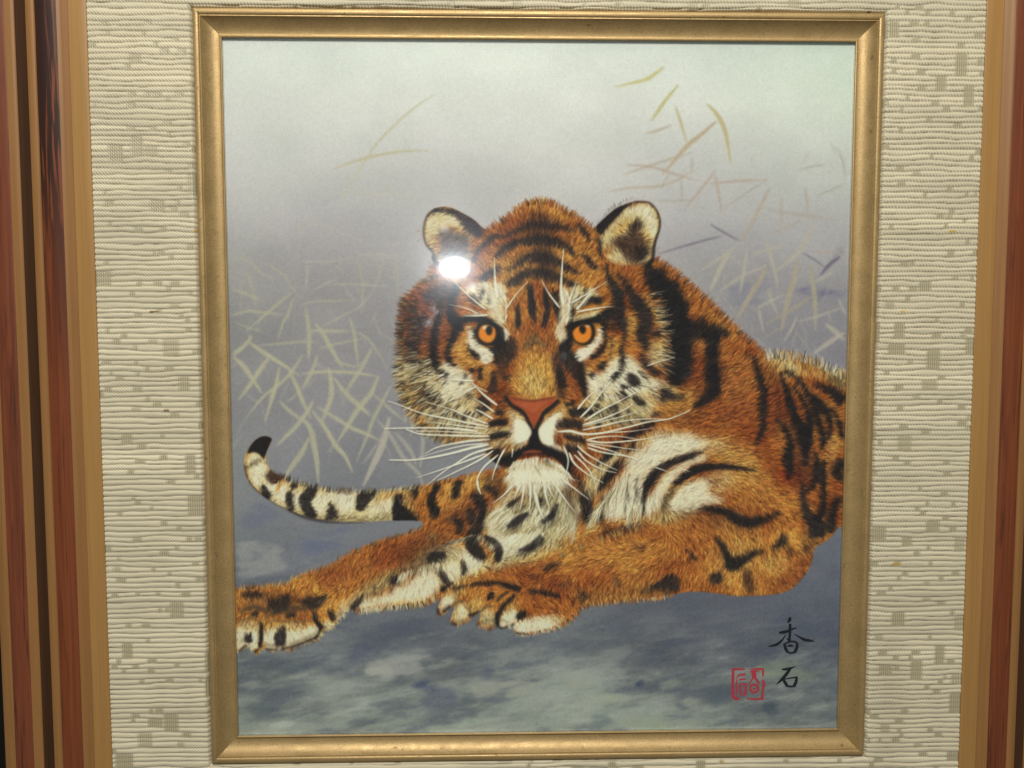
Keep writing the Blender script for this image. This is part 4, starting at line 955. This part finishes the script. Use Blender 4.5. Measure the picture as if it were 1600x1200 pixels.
GUIDES = ('835,330,90,15 835,370,90,12 835,420,90,10 835,470,90,9 835,520,90,9 832,570,90,9 832,605,90,9 790,350,120,13 770,390,135,11 760,430,130,9 880,350,60,13 910,390,50,11 900,430,50,9 800,560,110,8 865,560,70,8 '
 '720,460,170,12 680,460,155,14 640,480,165,17 640,520,180,17 635,560,190,18 640,600,205,18 655,640,222,18 690,670,235,14 700,520,180,10 740,540,185,9 690,580,200,12 730,600,215,11 760,610,225,9 720,650,230,11 760,640,215,8 770,590,200,7 '
 '940,500,0,9 930,550,-10,9 960,450,30,12 980,480,10,14 1010,500,-10,16 1030,540,-15,15 960,570,-20,11 930,600,-40,10 980,610,-45,12 1010,610,-35,14 1040,600,-20,14 900,620,-40,8 960,650,-60,10 1000,440,45,14 '
 '690,350,200,9 680,380,190,10 730,370,230,9 740,410,120,10 1000,340,80,10 1010,370,20,12 980,370,160,11 960,400,120,10 1020,400,10,11 '
 '1035,420,50,16 1060,450,52,16 1090,470,50,17 1120,500,52,16 1160,535,52,16 1190,560,50,14 1060,520,40,15 1100,560,35,14 1150,580,30,14 1080,620,25,13 1130,640,25,14 1180,620,25,14 1230,560,95,16 1280,580,95,14 1310,590,95,12 1230,600,60,12 1280,640,-10,12 1310,700,-10,11 1200,680,10,13 1260,700,-5,11 '
 '1080,690,25,12 1140,700,0,13 1200,740,-15,13 1130,760,-40,10 1180,790,-60,11 1240,780,-10,11 1300,800,-15,11 1150,830,-70,11 1110,830,-60,11 1060,830,-50,10 1200,840,-90,10 1250,850,-40,11 1230,900,-50,8 1180,910,-85,9 1130,900,-100,10 1080,900,-110,10 1040,880,-120,12 '
 '1000,830,110,12 950,840,115,12 1020,860,200,12 960,870,205,12 900,870,200,12 860,880,205,12 900,930,-80,11 960,930,-100,11 1010,930,-95,11 850,950,-30,11 830,975,-85,9 790,970,-80,8 870,970,-70,11 800,890,110,10 760,900,115,10 740,940,-90,9 715,965,-80,7 690,945,-110,8 '
 '1050,700,200,16 1000,730,220,18 980,770,-100,20 950,790,-105,18 1010,790,-95,18 900,780,-95,20 870,810,-110,18 840,745,-90,14 830,800,-125,16 790,830,-130,15 820,850,-130,14 870,830,-115,15 770,870,-120,12 1060,770,40,9 1080,750,30,9 1030,740,215,14 '
 '390,710,-70,6 400,745,-60,7 440,765,70,10 490,775,70,12 540,780,80,11 590,785,75,12 640,785,65,12 690,775,60,13 730,765,60,13 760,760,50,13 480,800,-20,5 560,808,-10,5 720,800,50,12 750,810,60,12 700,830,40,12 660,850,70,11 '
 '640,840,65,14 590,865,68,14 540,890,68,14 500,905,70,14 460,920,75,13 420,930,90,12 385,930,95,12 640,870,245,13 590,900,245,13 540,920,240,12 660,930,-85,11 620,940,-85,11 580,945,-95,11 640,905,-110,12 690,900,-70,12 700,880,-80,11 740,880,-100,11 '
 '400,965,-110,9 460,970,-80,9 390,1000,-95,9 430,1000,-85,9 470,995,-40,9 520,960,-50,9 510,930,220,11')
NOFUR = '''
C: 905,330 960,285 1030,285 1075,340 1080,420 1040,465 970,465 920,430
D: 470,350 510,300 580,280 640,320 650,390 620,450 550,470 490,440
X: 795,620 811,624 832,627 855,623 870,622 862,634 850,642 842,660 828,662 820,648 803,636
E: 1455,200 1440,300 1300,400 1200,450 1320,440 1440,400 1500,400 1480,300
F: 90,300 60,400 200,420 390,520 380,460 250,390 120,340
L: 175,245 200,180 250,130 310,110 365,130 345,180 320,250 260,255
'''
DETAIL = '''
# eyes
C K 1.6 .95: 880,340 930,280 1010,265 1080,300 1120,360 1110,440 1050,490 970,495 905,450
C K 1.5 .85: 1060,300,50 1120,350,60 1130,430,60 1090,500,60; 760,220,30 860,225,36 960,245,40 1060,300,36
C e .8 1: 908,370 925,320 960,290 1010,290 1060,320 1074,370 1065,420 1030,458 985,464 940,440 915,410
C l 1.4 .6: 930,340 1000,310 1050,340 1000,330
C g 2 .7: 950,420 1000,445 1045,410 1000,425
C K .7 .97: 985,310 1030,305 1042,345 1030,385 1005,392 985,375 975,340
C W .8 .9: 950,320 965,300 990,305 980,330 960,340
C K 1 .9: 895,310,26 940,280,34 1010,275,34 1080,310,34
D K 1.6 .95: 440,350 490,280 560,260 640,270 680,330 670,420 620,480 550,490 480,450
D K 1.5 .85: 400,330,36 450,300,40 540,270,36 640,255,40 740,240,50
D e .8 1: 466,370 485,325 530,298 580,285 630,305 645,350 640,410 610,450 560,468 510,455 478,420
D g 2 .7: 500,420 560,450 610,420 560,430
D K .7 .97: 535,305 570,297 592,325 588,360 570,382 545,372 528,340
D W .7 .9: 585,290 605,285 625,300 618,315 600,308
D K 1 .9: 455,340,26 500,300,30 560,282,30 630,280,30
# nose and mouth
E K 3 .9: 1090,480 1180,455 1300,405 1440,355 1560,355 1660,395 1780,445 1830,520 1840,570 1780,520 1700,460 1600,438 1450,438 1340,450 1240,480 1180,535 1130,525
C K 1.6 .9: 1180,985,40 1225,1065,46 1320,1125,46 1375,1190,40 1420,1300,40 1455,1400,40
D K 1.6 .9: 335,1020,44 255,1090,50 185,1150,46 150,1220,44 112,1300,40 80,1400,40
X p .9 1: 794,619 811,623.5 832,625 855,622 869,620 867,627 859,634 850,639 845,647 842,655 837,662 831,662 827,654 823,646 817,639 805,633 797,626
X l 2 .5: 806,627 832,630 856,627 846,636 832,645 820,637
X b 1 .6: 798,622,1.5 812,625,2 832,627,2 852,624,2 867,621,1.5
E K 1.6 .92: 1455,200,44 1450,300,80 1435,345,90; 1180,490,56 1250,450,52 1330,415,42 1440,380,52
F K 1.6 .92: 95,200,40 92,300,80 110,345,90; 110,370,44 210,400,46 310,440,48 400,495,52 436,560,28
E p 1 .6: 1330,434,14 1380,416,22 1440,408,26 1515,414,14
F p 1 .6: -10,420,14 50,410,22 100,408,24 168,414,12
E W 2.5 .9: 1262,120 1320,100 1380,145 1420,210 1405,268 1345,312 1285,320 1262,240
F W 2.5 .9: 340,40 265,72 200,125 146,185 140,255 178,318 250,350 290,340 268,250 290,170 300,105
F v 2.5 .7: 170,500,20 220,530,40 280,560,30; 90,540,14 130,600,20 160,650,12; 270,480,14 300,520,24
F k 2 .6: 200,495,30 240,510,34
E v 2.5 .5: 1540,500,40 1600,540,40
# rim of the ears
A n 1 .8: 545,780,16 470,700,18 468,645,16 405,565,16 380,480,16 382,380,16 415,285,18 490,220,22
B K 1 .85: 1060,152,18 1160,150,14 1225,172,14 1285,255,16 1308,345,18 1296,430,20 1255,560,26 1238,700,34 1200,760,40
B K 1.5 .8: 700,420 780,340 880,235 980,185 1040,165 960,225 880,310 800,395 745,460
# claws and toe shadows
M K 1.8 .8: 283,770,12 286,880,22 272,975,22; 748,790,14 738,850,20 700,905,12; 690,690,16 700,750,22 745,800,20
M k 3 .5: 120,690,20 220,650,30 330,690,30; 360,720,20 470,660,30 640,670,26; 560,600,40 680,640,50
M d 3 .55: 110,930,20 170,900,20; 300,940,26 400,970,20; 500,950,26 640,900,26 720,850,20; 860,740,24 930,690,20
K K 2 .7: 640,930,24 690,890,30 740,860,20; 1080,1010,20 1130,960,24 1180,930,16
K d 3 .55: 650,1080,20 710,1040,24; 740,1170,22 840,1160,24; 960,1180,22 1060,1150,20; 1120,1150,20 1180,1180,16
X b 7 .5: 772,742 786,752 792,776 770,770 752,748; 888,756 900,790 908,820 892,800 880,770
K k 2.4 .72: 1160,265,22 1220,225,38 1265,185,12; 1160,425,26 1250,370,64 1340,310,18; 1250,610,18 1350,580,50 1440,500,54; 1480,360,26 1530,320,44; 985,500,24 1060,540,50 1102,610,60 1090,690,36; 880,500,90 890,570,90 950,630,70 990,664,22
J k 2.4 .7: 560,140,30 520,230,50 430,290,36; 270,250,50 200,300,34 320,220,34; 430,100,44 425,130,30
M k 1.6 .75: 108,1000,14 165,950,18; 222,1002,22 268,985,20; 320,985,18 400,990,12; 450,985,14 600,938,16 735,880,16; 283,790,12 282,880,18 274,960,18
M d 2.5 .6: 110,770,14 190,740,18 280,770,16; 300,800,16 380,760,16 520,770,14 690,760,16
K d 2 .75: 720,1065,14 760,1020,20 830,1000,14; 862,1050,14 872,1120,20; 950,1095,16 1000,1050,18 1060,1045,10
K k 1.4 .85: 615,1060,14 625,1105,24 645,1120,10; 660,1095,20 720,1045,20; 722,1180,20 770,1196,16; 860,1120,20 900,1112,30 950,1080,14; 930,1190,18
J k 1.4 .8: 80,1090,20 120,1122,16 170,1105,18; 210,1090,20; 225,1158,10 340,1168,10
L k 1.6 .75: 500,700,12 620,750,16 760,782,16 900,792,10 1100,788,6
'''
_w = (230, 227, 206)
WHISK = [
 ('E', '960,235 760,225 520,215 300,212', 2.4, .7, _w), ('E', '1000,330 780,350 560,400 330,470', 2.4, .7, _w), ('E', '990,190 780,165 560,140 380,120', 2.2, .6, _w), ('F', '600,250 800,225 1020,215 1250,180', 2.4, .7, _w), ('F', '560,170 780,110 980,60 1180,-10', 2.2, .6, _w), ('F', '600,330 780,350 980,380 1160,400', 2.2, .6, _w),
 ('E', '1000,165 800,130 600,90 400,50 250,0 120,-50 30,-80', 3.2, 1.0, _w), ('E', '900,215 700,190 500,180 200,182 0,188', 4.2, 1.4, _w), ('E', '1020,262 800,258 600,252 350,240 210,195', 3.6, 1.6, _w),
 ('E', '1020,290 800,310 600,345 480,380 390,435', 3.4, 1.0, _w), ('E', '1010,342 850,372 650,425 450,466 250,492 40,490', 4.6, 1.6, _w), ('E', '1050,370 850,430 700,520 550,620 400,745', 3.8, .9, _w),
 ('E', '980,430 700,532 500,600 300,666', 3.2, .7, _w), ('E', '1050,400 900,500 700,600 510,690', 3.4, .9, _w), ('E', '1100,440 980,540 920,620 895,700 930,820', 3.2, 1.6, _w), ('E', '895,690 905,760 930,820', 4.5, .8, _w),
 ('E', '1165,380 1110,480 1060,600 1040,690', 3.6, .8, _w), ('E', '1240,380 1230,470', 3, .8, _w), ('E', '1000,142 880,100 750,50 640,0 400,-70', 3, .9, _w), ('E', '1050,95 960,40 880,0', 3.4, 1.6, _w),
 ('C', '1090,1070 980,985 880,890 840,840', 4, 1.4, _w), ('C', '1060,1135 960,1060 860,1000', 3.2, 1, _w), ('C', '860,832 700,825 560,815', 3, .8, _w), ('C', '1000,940 850,900 660,1040', 1.6, .6, _w), ('C', '900,880 760,960 600,1040', 2, .8, _w),
 ('F', '535,85 620,0 680,-75 750,-170 850,-290', 3.6, 1, _w), ('F', '580,112 750,5 880,-60 1080,-165', 3.4, 1, _w), ('F', '560,152 750,95 950,10 1050,-50', 3.4, 1, _w), ('D', '510,1110 580,1025 660,945', 4, 1.2, _w), ('D', '1180,690 1300,650 1450,605', 1.8, .7, _w),
 ('F', '560,202 750,162 950,115 1200,92 1380,100', 3, .9, _w), ('F', '320,218 450,212 560,240 750,230 1000,172 1200,122 1400,92 1600,10', 4.2, 1.4, _w), ('F', '600,298 720,272 900,262 1100,292', 2.8, .9, _w), ('F', '600,300 750,322 950,312 1150,290 1350,250', 3.4, .9, _w),
 ('F', '610,342 800,392 1000,456', 3, 1, _w), ('F', '610,372 750,416 1000,458 1100,492', 3.2, 1, _w), ('F', '510,352 600,432 750,522 900,592', 3.2, .9, _w), ('F', '510,402 600,500 750,582 890,616', 3.2, .9, _w),
 ('F', '430,420 480,522 600,622 760,712', 4, .9, _w), ('F', '480,440 600,560 660,660 690,772', 3, .8, _w), ('F', '375,350 420,480 410,582 388,665', 3, 1.2, _w), ('F', '380,690 500,780 620,872', 3, .9, _w), ('F', '1260,560 1390,606', 1.6, .8, _w),
 ('F', '50,690 55,850 48,1015', 4.4, .8, _w), ('F', '90,780 120,930 185,1062', 4, .8, _w), ('F', '190,740 210,860 240,962', 3.4, .8, _w), ('F', '220,730 250,800 288,865', 3.2, .8, _w), ('F', '290,720 390,872 492,1000', 3, .8, _w), ('F', '320,640 350,700 392,765', 3, .8, _w),
 ('E', '1240,735 1150,830 1040,912', 3.6, .8, _w), ('E', '1310,730 1280,800 1255,872', 4, .8, _w), ('E', '1350,730 1335,850 1308,980', 4.6, .8, _w), ('E', '1410,730 1410,860 1400,1012', 4.6, .8, _w), ('E', '1460,800 1495,950 1540,1062', 4, .8, _w), ('E', '1540,770 1570,880 1598,965', 3.6, .8, _w),
 ('A', '1090,1080 1068,900 1060,690', 6, .7, _w), ('A', '980,1190 850,1090 690,940', 3.2, .9, _w), ('A', '1170,1190 1260,1060 1385,918', 3, .7, _w), ('A', '1125,1060 1130,900', 3, .7, _w), ('C', '900,182 780,130 620,95', 2.4, .7, _w), ('C', '1000,197 880,205 760,205', 3, .8, _w),
 ('B', '375,1150 352,1000 362,800 375,600', 6, .7, _w), ('B', '340,1175 230,1030 163,900', 3.2, .7, _w), ('B', '430,1120 455,1040 505,915', 3.6, .7, _w), ('B', '450,1130 600,1040 800,920', 2.8, .7, _w), ('B', '500,1190 545,1140 640,1030', 4, 2, _w), ('D', '500,168 700,132 850,115', 3.4, .7, _w)]

PATCH = '''
A w 2.5 .85: 790,1010 900,950 980,930 1060,1000 1090,1150 1010,1190 880,1090
A k 1.6 .9: 850,1050,44 885,1120,50 930,1150,24; 955,1010,36 942,1110,44; 1035,1070,36 1018,1150,44
B c 2.5 .75: 430,1000 480,940 560,980 660,1000 720,1060 640,1090 560,1170 460,1170
B K 1.8 .9: 440,1140,26 520,1090,44 580,1060,24; 500,1170,20 560,1150,34 640,1100,60 720,1130,40; 440,960,36 480,950,44; 560,1020,20 600,1000,24

C w 4 .85: 1010,60 1040,-60 1110,-100 1160,-70 1185,40 1165,140 1172,240 1160,322 1110,300 1060,240 1005,195 1035,140
C w 2 .8: 960,90 1000,-10 1010,-60 980,-20 940,60 945,110; 1000,190 900,180 830,140 880,185 760,205 900,215
C W 2.5 .92: 1175,335 1210,370 1200,430 1175,452 1145,420 1140,365
C W 2 .95: 835,300 855,330 870,400 900,460 960,500 1010,530 1052,562 1050,620 1030,660 980,670 940,640 930,590 890,550 840,510 815,450 810,400
D w 4 .85: 345,-20 400,-40 440,60 447,130 432,200 455,240 400,290 370,330 402,380 400,430 350,475 310,440 295,370 310,300 335,220 340,120
D c 2 .9: 455,262 500,205 580,185 700,150 722,160 680,200 600,232
D w 2 .8: 640,-60 655,0 560,110 500,170 560,70 600,-10; 480,-40 520,-30 470,80 450,90; 560,0 540,40 460,110 520,20
D W 2 .95: 735,340 742,400 712,480 650,560 590,620 530,652 490,620 480,580 500,540 570,512 640,460 690,400 703,330
J w 3 .7: 100,230,30 40,300,40 0,330,20; 420,350,20 330,430,50 250,490,60 160,520,40; 300,230,24 220,270,30; 520,260,20 430,330,30 360,380,24; 380,210,20 330,250,34
J c 2.5 .7: 600,90,24 620,200,40 600,320,24; 680,100,30 690,200,40 650,320,20; 560,250,20 520,340,30 470,420,20; 860,160,20 830,240,30 810,320,16; 920,110,20 890,200,26
J w 2.5 .75: 140,150,16 90,200,24 40,230,14; 260,120,14 200,170,22 150,200,12; 60,360,30 100,440,50 150,470,40; 180,400,20 260,400,40 330,370,20; 320,300,14 400,270,24 460,230,12; 470,160,14 440,250,22 380,300,12; 590,70,16 570,170,26 540,260,14; 640,200,14 610,300,24 560,390,14; 720,120,14 720,220,22 680,320,12
J d 2.5 .6: 210,230,16 150,290,20; 350,180,16 300,230,20; 480,310,16 420,380,20; 560,120,12 540,220,16; 660,60,10 660,180,14
J w 2.5 .75: 960,60,30 940,160,40 950,230,20; 1040,60,40 1030,160,50 1040,220,24; 1150,20,40 1120,140,40 1130,210,20
K w 3 .7: 1040,330,30 1120,310,40 1180,290,20; 1100,230,20 1160,200,30 1220,140,20; 1180,480,40 1230,500,60 1260,470,30
'''
CRISP = '''
I: 120,1000 300,920 900,940 1180,800 1240,600 1400,480 1500,380 1600,380 1600,1100 120,1100
L: 100,640 130,100 200,60 400,60 420,180 360,240 330,330 300,330 500,640 900,760 1540,770 1500,860 800,880 300,800
A: 350,560 350,300 450,170 620,170 820,260 980,400 900,430 700,300 540,300 420,420 470,600 560,760 480,780
B: 640,410 850,210 1050,110 1200,110 1340,240 1350,420 1290,600 1260,700 1220,640 1260,400 1200,220 1000,220 760,430
'''
STRIPES_S = '\n'.join(' '.join(h.split()[:3])+' .42:'+t for h, t in (l.split(':') for l in STRIPES.strip().splitlines() if ':' in l and l[0] not in '#J'))

_d = (52, 44, 36); _ol = (120, 108, 78); _cr = (196, 186, 150); _ru = (124, 66, 34); _or = (176, 106, 48); _wh = (218, 213, 186); _hw = (230, 226, 202); _gr = (150, 150, 140); _v2 = (156, 146, 110)
FRINGE = [('800,727 815,724 838,720 862,724 882,734', -125, -60, 12, 24, 120, [_hw, _hw, _wh, _cr]), ('796,742 820,742 850,742 886,746', -125, -60, 14, 28, 130, [_hw, _hw, _wh]),
 ('690,585 700,615 722,640 745,650', 205, 235, 8, 18, 80, [_hw, _wh, _cr, _d]), ('930,600 950,620 985,610 1010,600', -60, -30, 8, 18, 90, [_hw, _wh, _cr, _d]), ('755,450 775,445 790,470 790,500', 100, 80, 6, 12, 40, [_hw, _wh]), ('880,450 890,470 885,510', 90, 80, 6, 12, 36, [_hw, _wh]),
 ('646,545 650,590 664,632 690,668', 185, 232, 12, 24, 130, [_cr, _d, _ol, _cr, _d]), ('668,560 676,600 694,640 722,672', 195, 238, 12, 22, 110, [_cr, _d, _wh, _ol]), ('650,470 648,500 650,530', 165, 185, 9, 18, 60, [_d, _ru, _d, _ol]),
 ('1020,455 1034,500 1040,550 1036,600', 10, -35, 12, 24, 110, [_cr, _d, _or, _d, _cr]), ('1000,580 1016,605 1030,625', -25, -50, 10, 20, 50, [_wh, _cr, _d]), ('930,640 970,660 1010,655', -60, -40, 8, 16, 70, [_cr, _d, _ol]),
 ('770,800 800,812 830,800 860,805', -135, -105, 16, 36, 120, [_wh, _hw, _cr, _v2, _wh]), ('775,850 810,840 850,838', -140, -115, 14, 30, 80, [_wh, _hw, _wh, _cr]), ('870,775 890,800 900,830', -105, -100, 20, 40, 70, [_cr, _wh, _ol, _v2]),
 ('935,800 955,775 985,750', -115, -105, 20, 40, 80, [_wh, _wh, _cr, _ol]), ('980,805 1010,795 1030,775', -100, -95, 18, 34, 50, [_wh, _wh, _v2]), ('700,850 740,840 770,850', -150, -120, 10, 20, 60, [_cr, _d, _wh, _ol]), ('620,905 660,890 690,885', -110, -90, 10, 20, 70, [_wh, _cr, _wh, _ol]),
 ('860,880 900,862 950,842 1010,826', 120, 100, 6, 14, 90, [_ol, _or, (190, 150, 80)]), ('796,738 800,758 820,762 850,762 880,756 890,742', -130, -60, 12, 26, 90, [_wh, _wh, _cr, (226, 224, 208)]), ('634,468 628,500 626,540', 155, 185, 8, 15, 70, [_d, _d, _ru, _ol]), ('626,540 625,575 629,605 638,635', 185, 205, 9, 20, 95, [_d, _ol, _cr, _d]), ('638,635 655,662 674,678 694,690', 205, 240, 8, 16, 60, [_d, _ol, _cr]),
 ('655,445 668,438 684,430', 140, 120, 6, 10, 24, [_d, _ol]), ('436,747 478,761 520,770', 70, 75, 6, 11, 40, [_d, _d, _ol]), ('560,771 610,768 650,764', 70, 65, 5, 10, 50, [_d, _ol, _cr]),
 ('650,765 714,751 745,742 779,737', 65, 70, 5, 11, 80, [_d, _or, _or, _or]), ('462,906 510,889 550,866', 70, 65, 5, 9, 60, [_or, _or, _ol]), ('545,868 590,850 630,837 658,826', 65, 60, 5, 10, 80, [_or, _d, _ol, _or]),
 ('560,956 600,951 640,947 688,935', -95, -75, 6, 11, 85, [_cr, _cr, _d, _wh]), ('805,989 830,991 870,981 890,970', -90, -65, 4, 8, 50, [_cr, _d, _or]), ('890,970 914,949 960,941 1010,938 1056,931', -70, -85, 4, 8, 95, [_or, _d, _cr, _or]),
 ('1024,404 1060,432 1100,467 1140,507 1190,552', 50, 55, 6, 13, 180, [_ru, _or, _d, _or]), ('1200,560 1222,557 1250,561 1280,570 1325,592', 95, 90, 9, 20, 95, [_wh, _gr, _d, _cr, _wh]),
 ('760,361 790,344 812,325 836,316 862,319 890,334 925,357', 125, 60, 6, 13, 150, [_ru, _or, _d, _or])]
# ------------------------------------------------------------------ the print
# plane homography: tracing grid <-> the flat print (the photograph was traced slightly askew)
def homog(src, dst):
    A = []
    for (x, y), (u, v) in zip(src, dst):
        A.append([x, y, 1, 0, 0, 0, -u*x, -u*y, -u]); A.append([0, 0, 0, x, y, 1, -v*x, -v*y, -v])
    return np.linalg.svd(np.array(A, float))[2][-1].reshape(3, 3)
TRACE = [(346, 58), (1337.5, 65.5), (1308.7, 1139), (372, 1150.5)]
CORN = [(-LW, LH), (LW, LH), (LW, -LH), (-LW, -LH)]
HM = homog(CORN, TRACE); HI = homog(TRACE, CORN)
DEPTH = .0017
def build_print():
    img, M = paint()
    a, b = LW-.03, LH-.03
    nx, nz = 880, 990
    xs = np.linspace(-a, a, nx); zs = np.linspace(-b, b, nz)
    X, Z = np.meshgrid(xs, zs)
    q = np.stack([X, Z, np.ones_like(X)], -1)@HM.T
    px = np.clip(q[..., 0]/q[..., 2]-X0-.5, 0, PW-1.01); py = np.clip(q[..., 1]/q[..., 2]-Y0-.5, 0, PH-1.01)
    i = px.astype(int); j = py.astype(int); fx = (px-i)[..., None]; fy = (py-j)[..., None]
    def smp(t): return (t[j, i]*(1-fx)+t[j, i+1]*fx)*(1-fy)+(t[j+1, i]*(1-fx)+t[j+1, i+1]*fx)*fy
    c = lin(smp(img))*TONE(Z)[..., None]
    m = smp(M[..., None])[..., 0]
    V = np.stack([X*MM, np.full_like(X, DEPTH), Z*MM], -1).reshape(-1, 3)
    idx = np.arange(nx*nz).reshape(nz, nx)
    F = np.stack([idx[:-1, :-1], idx[:-1, 1:], idx[1:, 1:], idx[1:, :-1]], -1)
    fm = (m[:-1, :-1]+m[1:, 1:]+m[1:, :-1]+m[:-1, 1:])/4 > .5
    C = np.clip(c, .003, .92).reshape(-1, 3)
    def part(name, sel, parent):
        f = F[sel]; used = np.unique(f); mp = -np.ones(nx*nz, int); mp[used] = np.arange(len(used))
        o = quad_mesh(name, V[used], mp[f], PRINT, parent); colour_attr(o, 'ink', C[used]); return o
    p = part('paper_print', ~fm, pic); p['label'] = 'print of misty grey ground with pale grass blades'
    t = part('painted_tiger', fm, p); t['label'] = 'printed orange tiger with black stripes lying down'
    return p
def TONE(z):
    # the print's own reflectance from the seen colour: the room light falls off down the picture
    return 1.0/np.interp(z, [-137, 137], [.64, 1.0])

def brush(name, strokes, mat, parent, dy):
    V = []; F = []
    for k, st in enumerate(strokes):
        P = np.array([[float(q) for q in t.split(',')] for t in st.split()])
        P[:, 0] = 1120+P[:, 0]/7.273; P[:, 1] = 950+P[:, 1]/7.273; P[:, 2] /= 7.273
        P = crom(P, False, 6) if len(P) > 2 else np.linspace(P[0], P[-1], 6)
        R = ribbon(P); n = len(P); L = R[:n]; Rr = R[n:][::-1]
        b0 = len(V)
        for u, v in zip(L, Rr):
            for w in (u, v):
                q = HI@np.array([w[0], w[1], 1]); V.append((q[0]/q[2]*MM, DEPTH-dy-k*.0000008, q[1]/q[2]*MM))
        for i in range(n-1): F.append((b0+2*i, b0+2*i+1, b0+2*i+3, b0+2*i+2))
    return mesh_obj(name, V, F, mat, parent)
SIGN1 = ['850,118,18 845,150,40 820,188,10', '725,298,28 790,290,36 860,262,26 925,241,12', '850,195,28 848,260,36 845,330,30 838,402,36', '802,318,8 760,380,22 700,430,32 640,448,22 598,456,6',
         '898,314,8 960,350,22 1020,380,34 1080,388,28 1132,399,6', '808,358,6 840,392,26', '783,422,28 795,470,36 818,518,30', '788,425,18 850,400,18 900,400,24 938,420,18', '930,412,24 926,470,36 898,528,36', '812,515,22 860,529,22 908,520,24', '818,456,12 850,446,28 888,450,12']
SIGN2 = ['753,715,12 800,715,30 860,700,22 912,684,8', '857,700,30 800,780,38 740,845,28 688,892,6', '768,832,24 795,870,38 818,912,30', '772,830,14 850,816,16 938,806,24', '926,808,28 916,860,36 893,916,34', '812,905,24 860,913,22 908,905,24']
_t = np.linspace(0, 2*np.pi, 13)
SEAL = ['200,712,30 195,880,34 200,1044,38', '190,716,30 250,715,26 335,714,18', '385,720,8 450,712,20 548,712,24', '540,703,22 540,780,22 530,802,6', '533,828,10 550,880,36 536,960,26 530,1052,30', '200,1046,30 240,1050,36 282,1058,12', '350,1050,12 450,1056,22 548,1050,28',
        '262,782,22 300,776,24 342,768,22', '262,778,20 240,822,12', '268,836,22 345,824,20', '240,830,14 240,960,16 235,1030,8', '275,886,26 290,1000,28', '276,888,18 352,880,22', '346,878,24 340,1002,26', '286,1005,20 345,1004,20',
        '390,745,18 440,736,24 492,735,14', '432,738,46 438,780,58 440,825,36', '440,790,22 375,892,10', '440,790,22 470,840,30 502,882,14', ' '.join(f'{440+46*math.cos(a):.0f},{935+44*math.sin(a):.0f},26' for a in _t), '424,942,18 462,934,20']

build_mat()
build_glass()
paper = build_print()
INK = m_ink('black_ink', (24, 24, 28), (40, 40, 46))
s1 = brush('signature_character', SIGN1, INK, paper, .00003); s1['label'] = 'black brushed character 香 of the signature'
s2 = brush('signature_character', SIGN2, INK, paper, .00003); s2['label'] = 'black brushed character 石 of the signature'
s3 = brush('seal_stamp', SEAL, m_ink('red_ink', (206, 66, 78), (186, 70, 76)), paper, .00003); s3['label'] = 'red square seal stamp beside the signature'
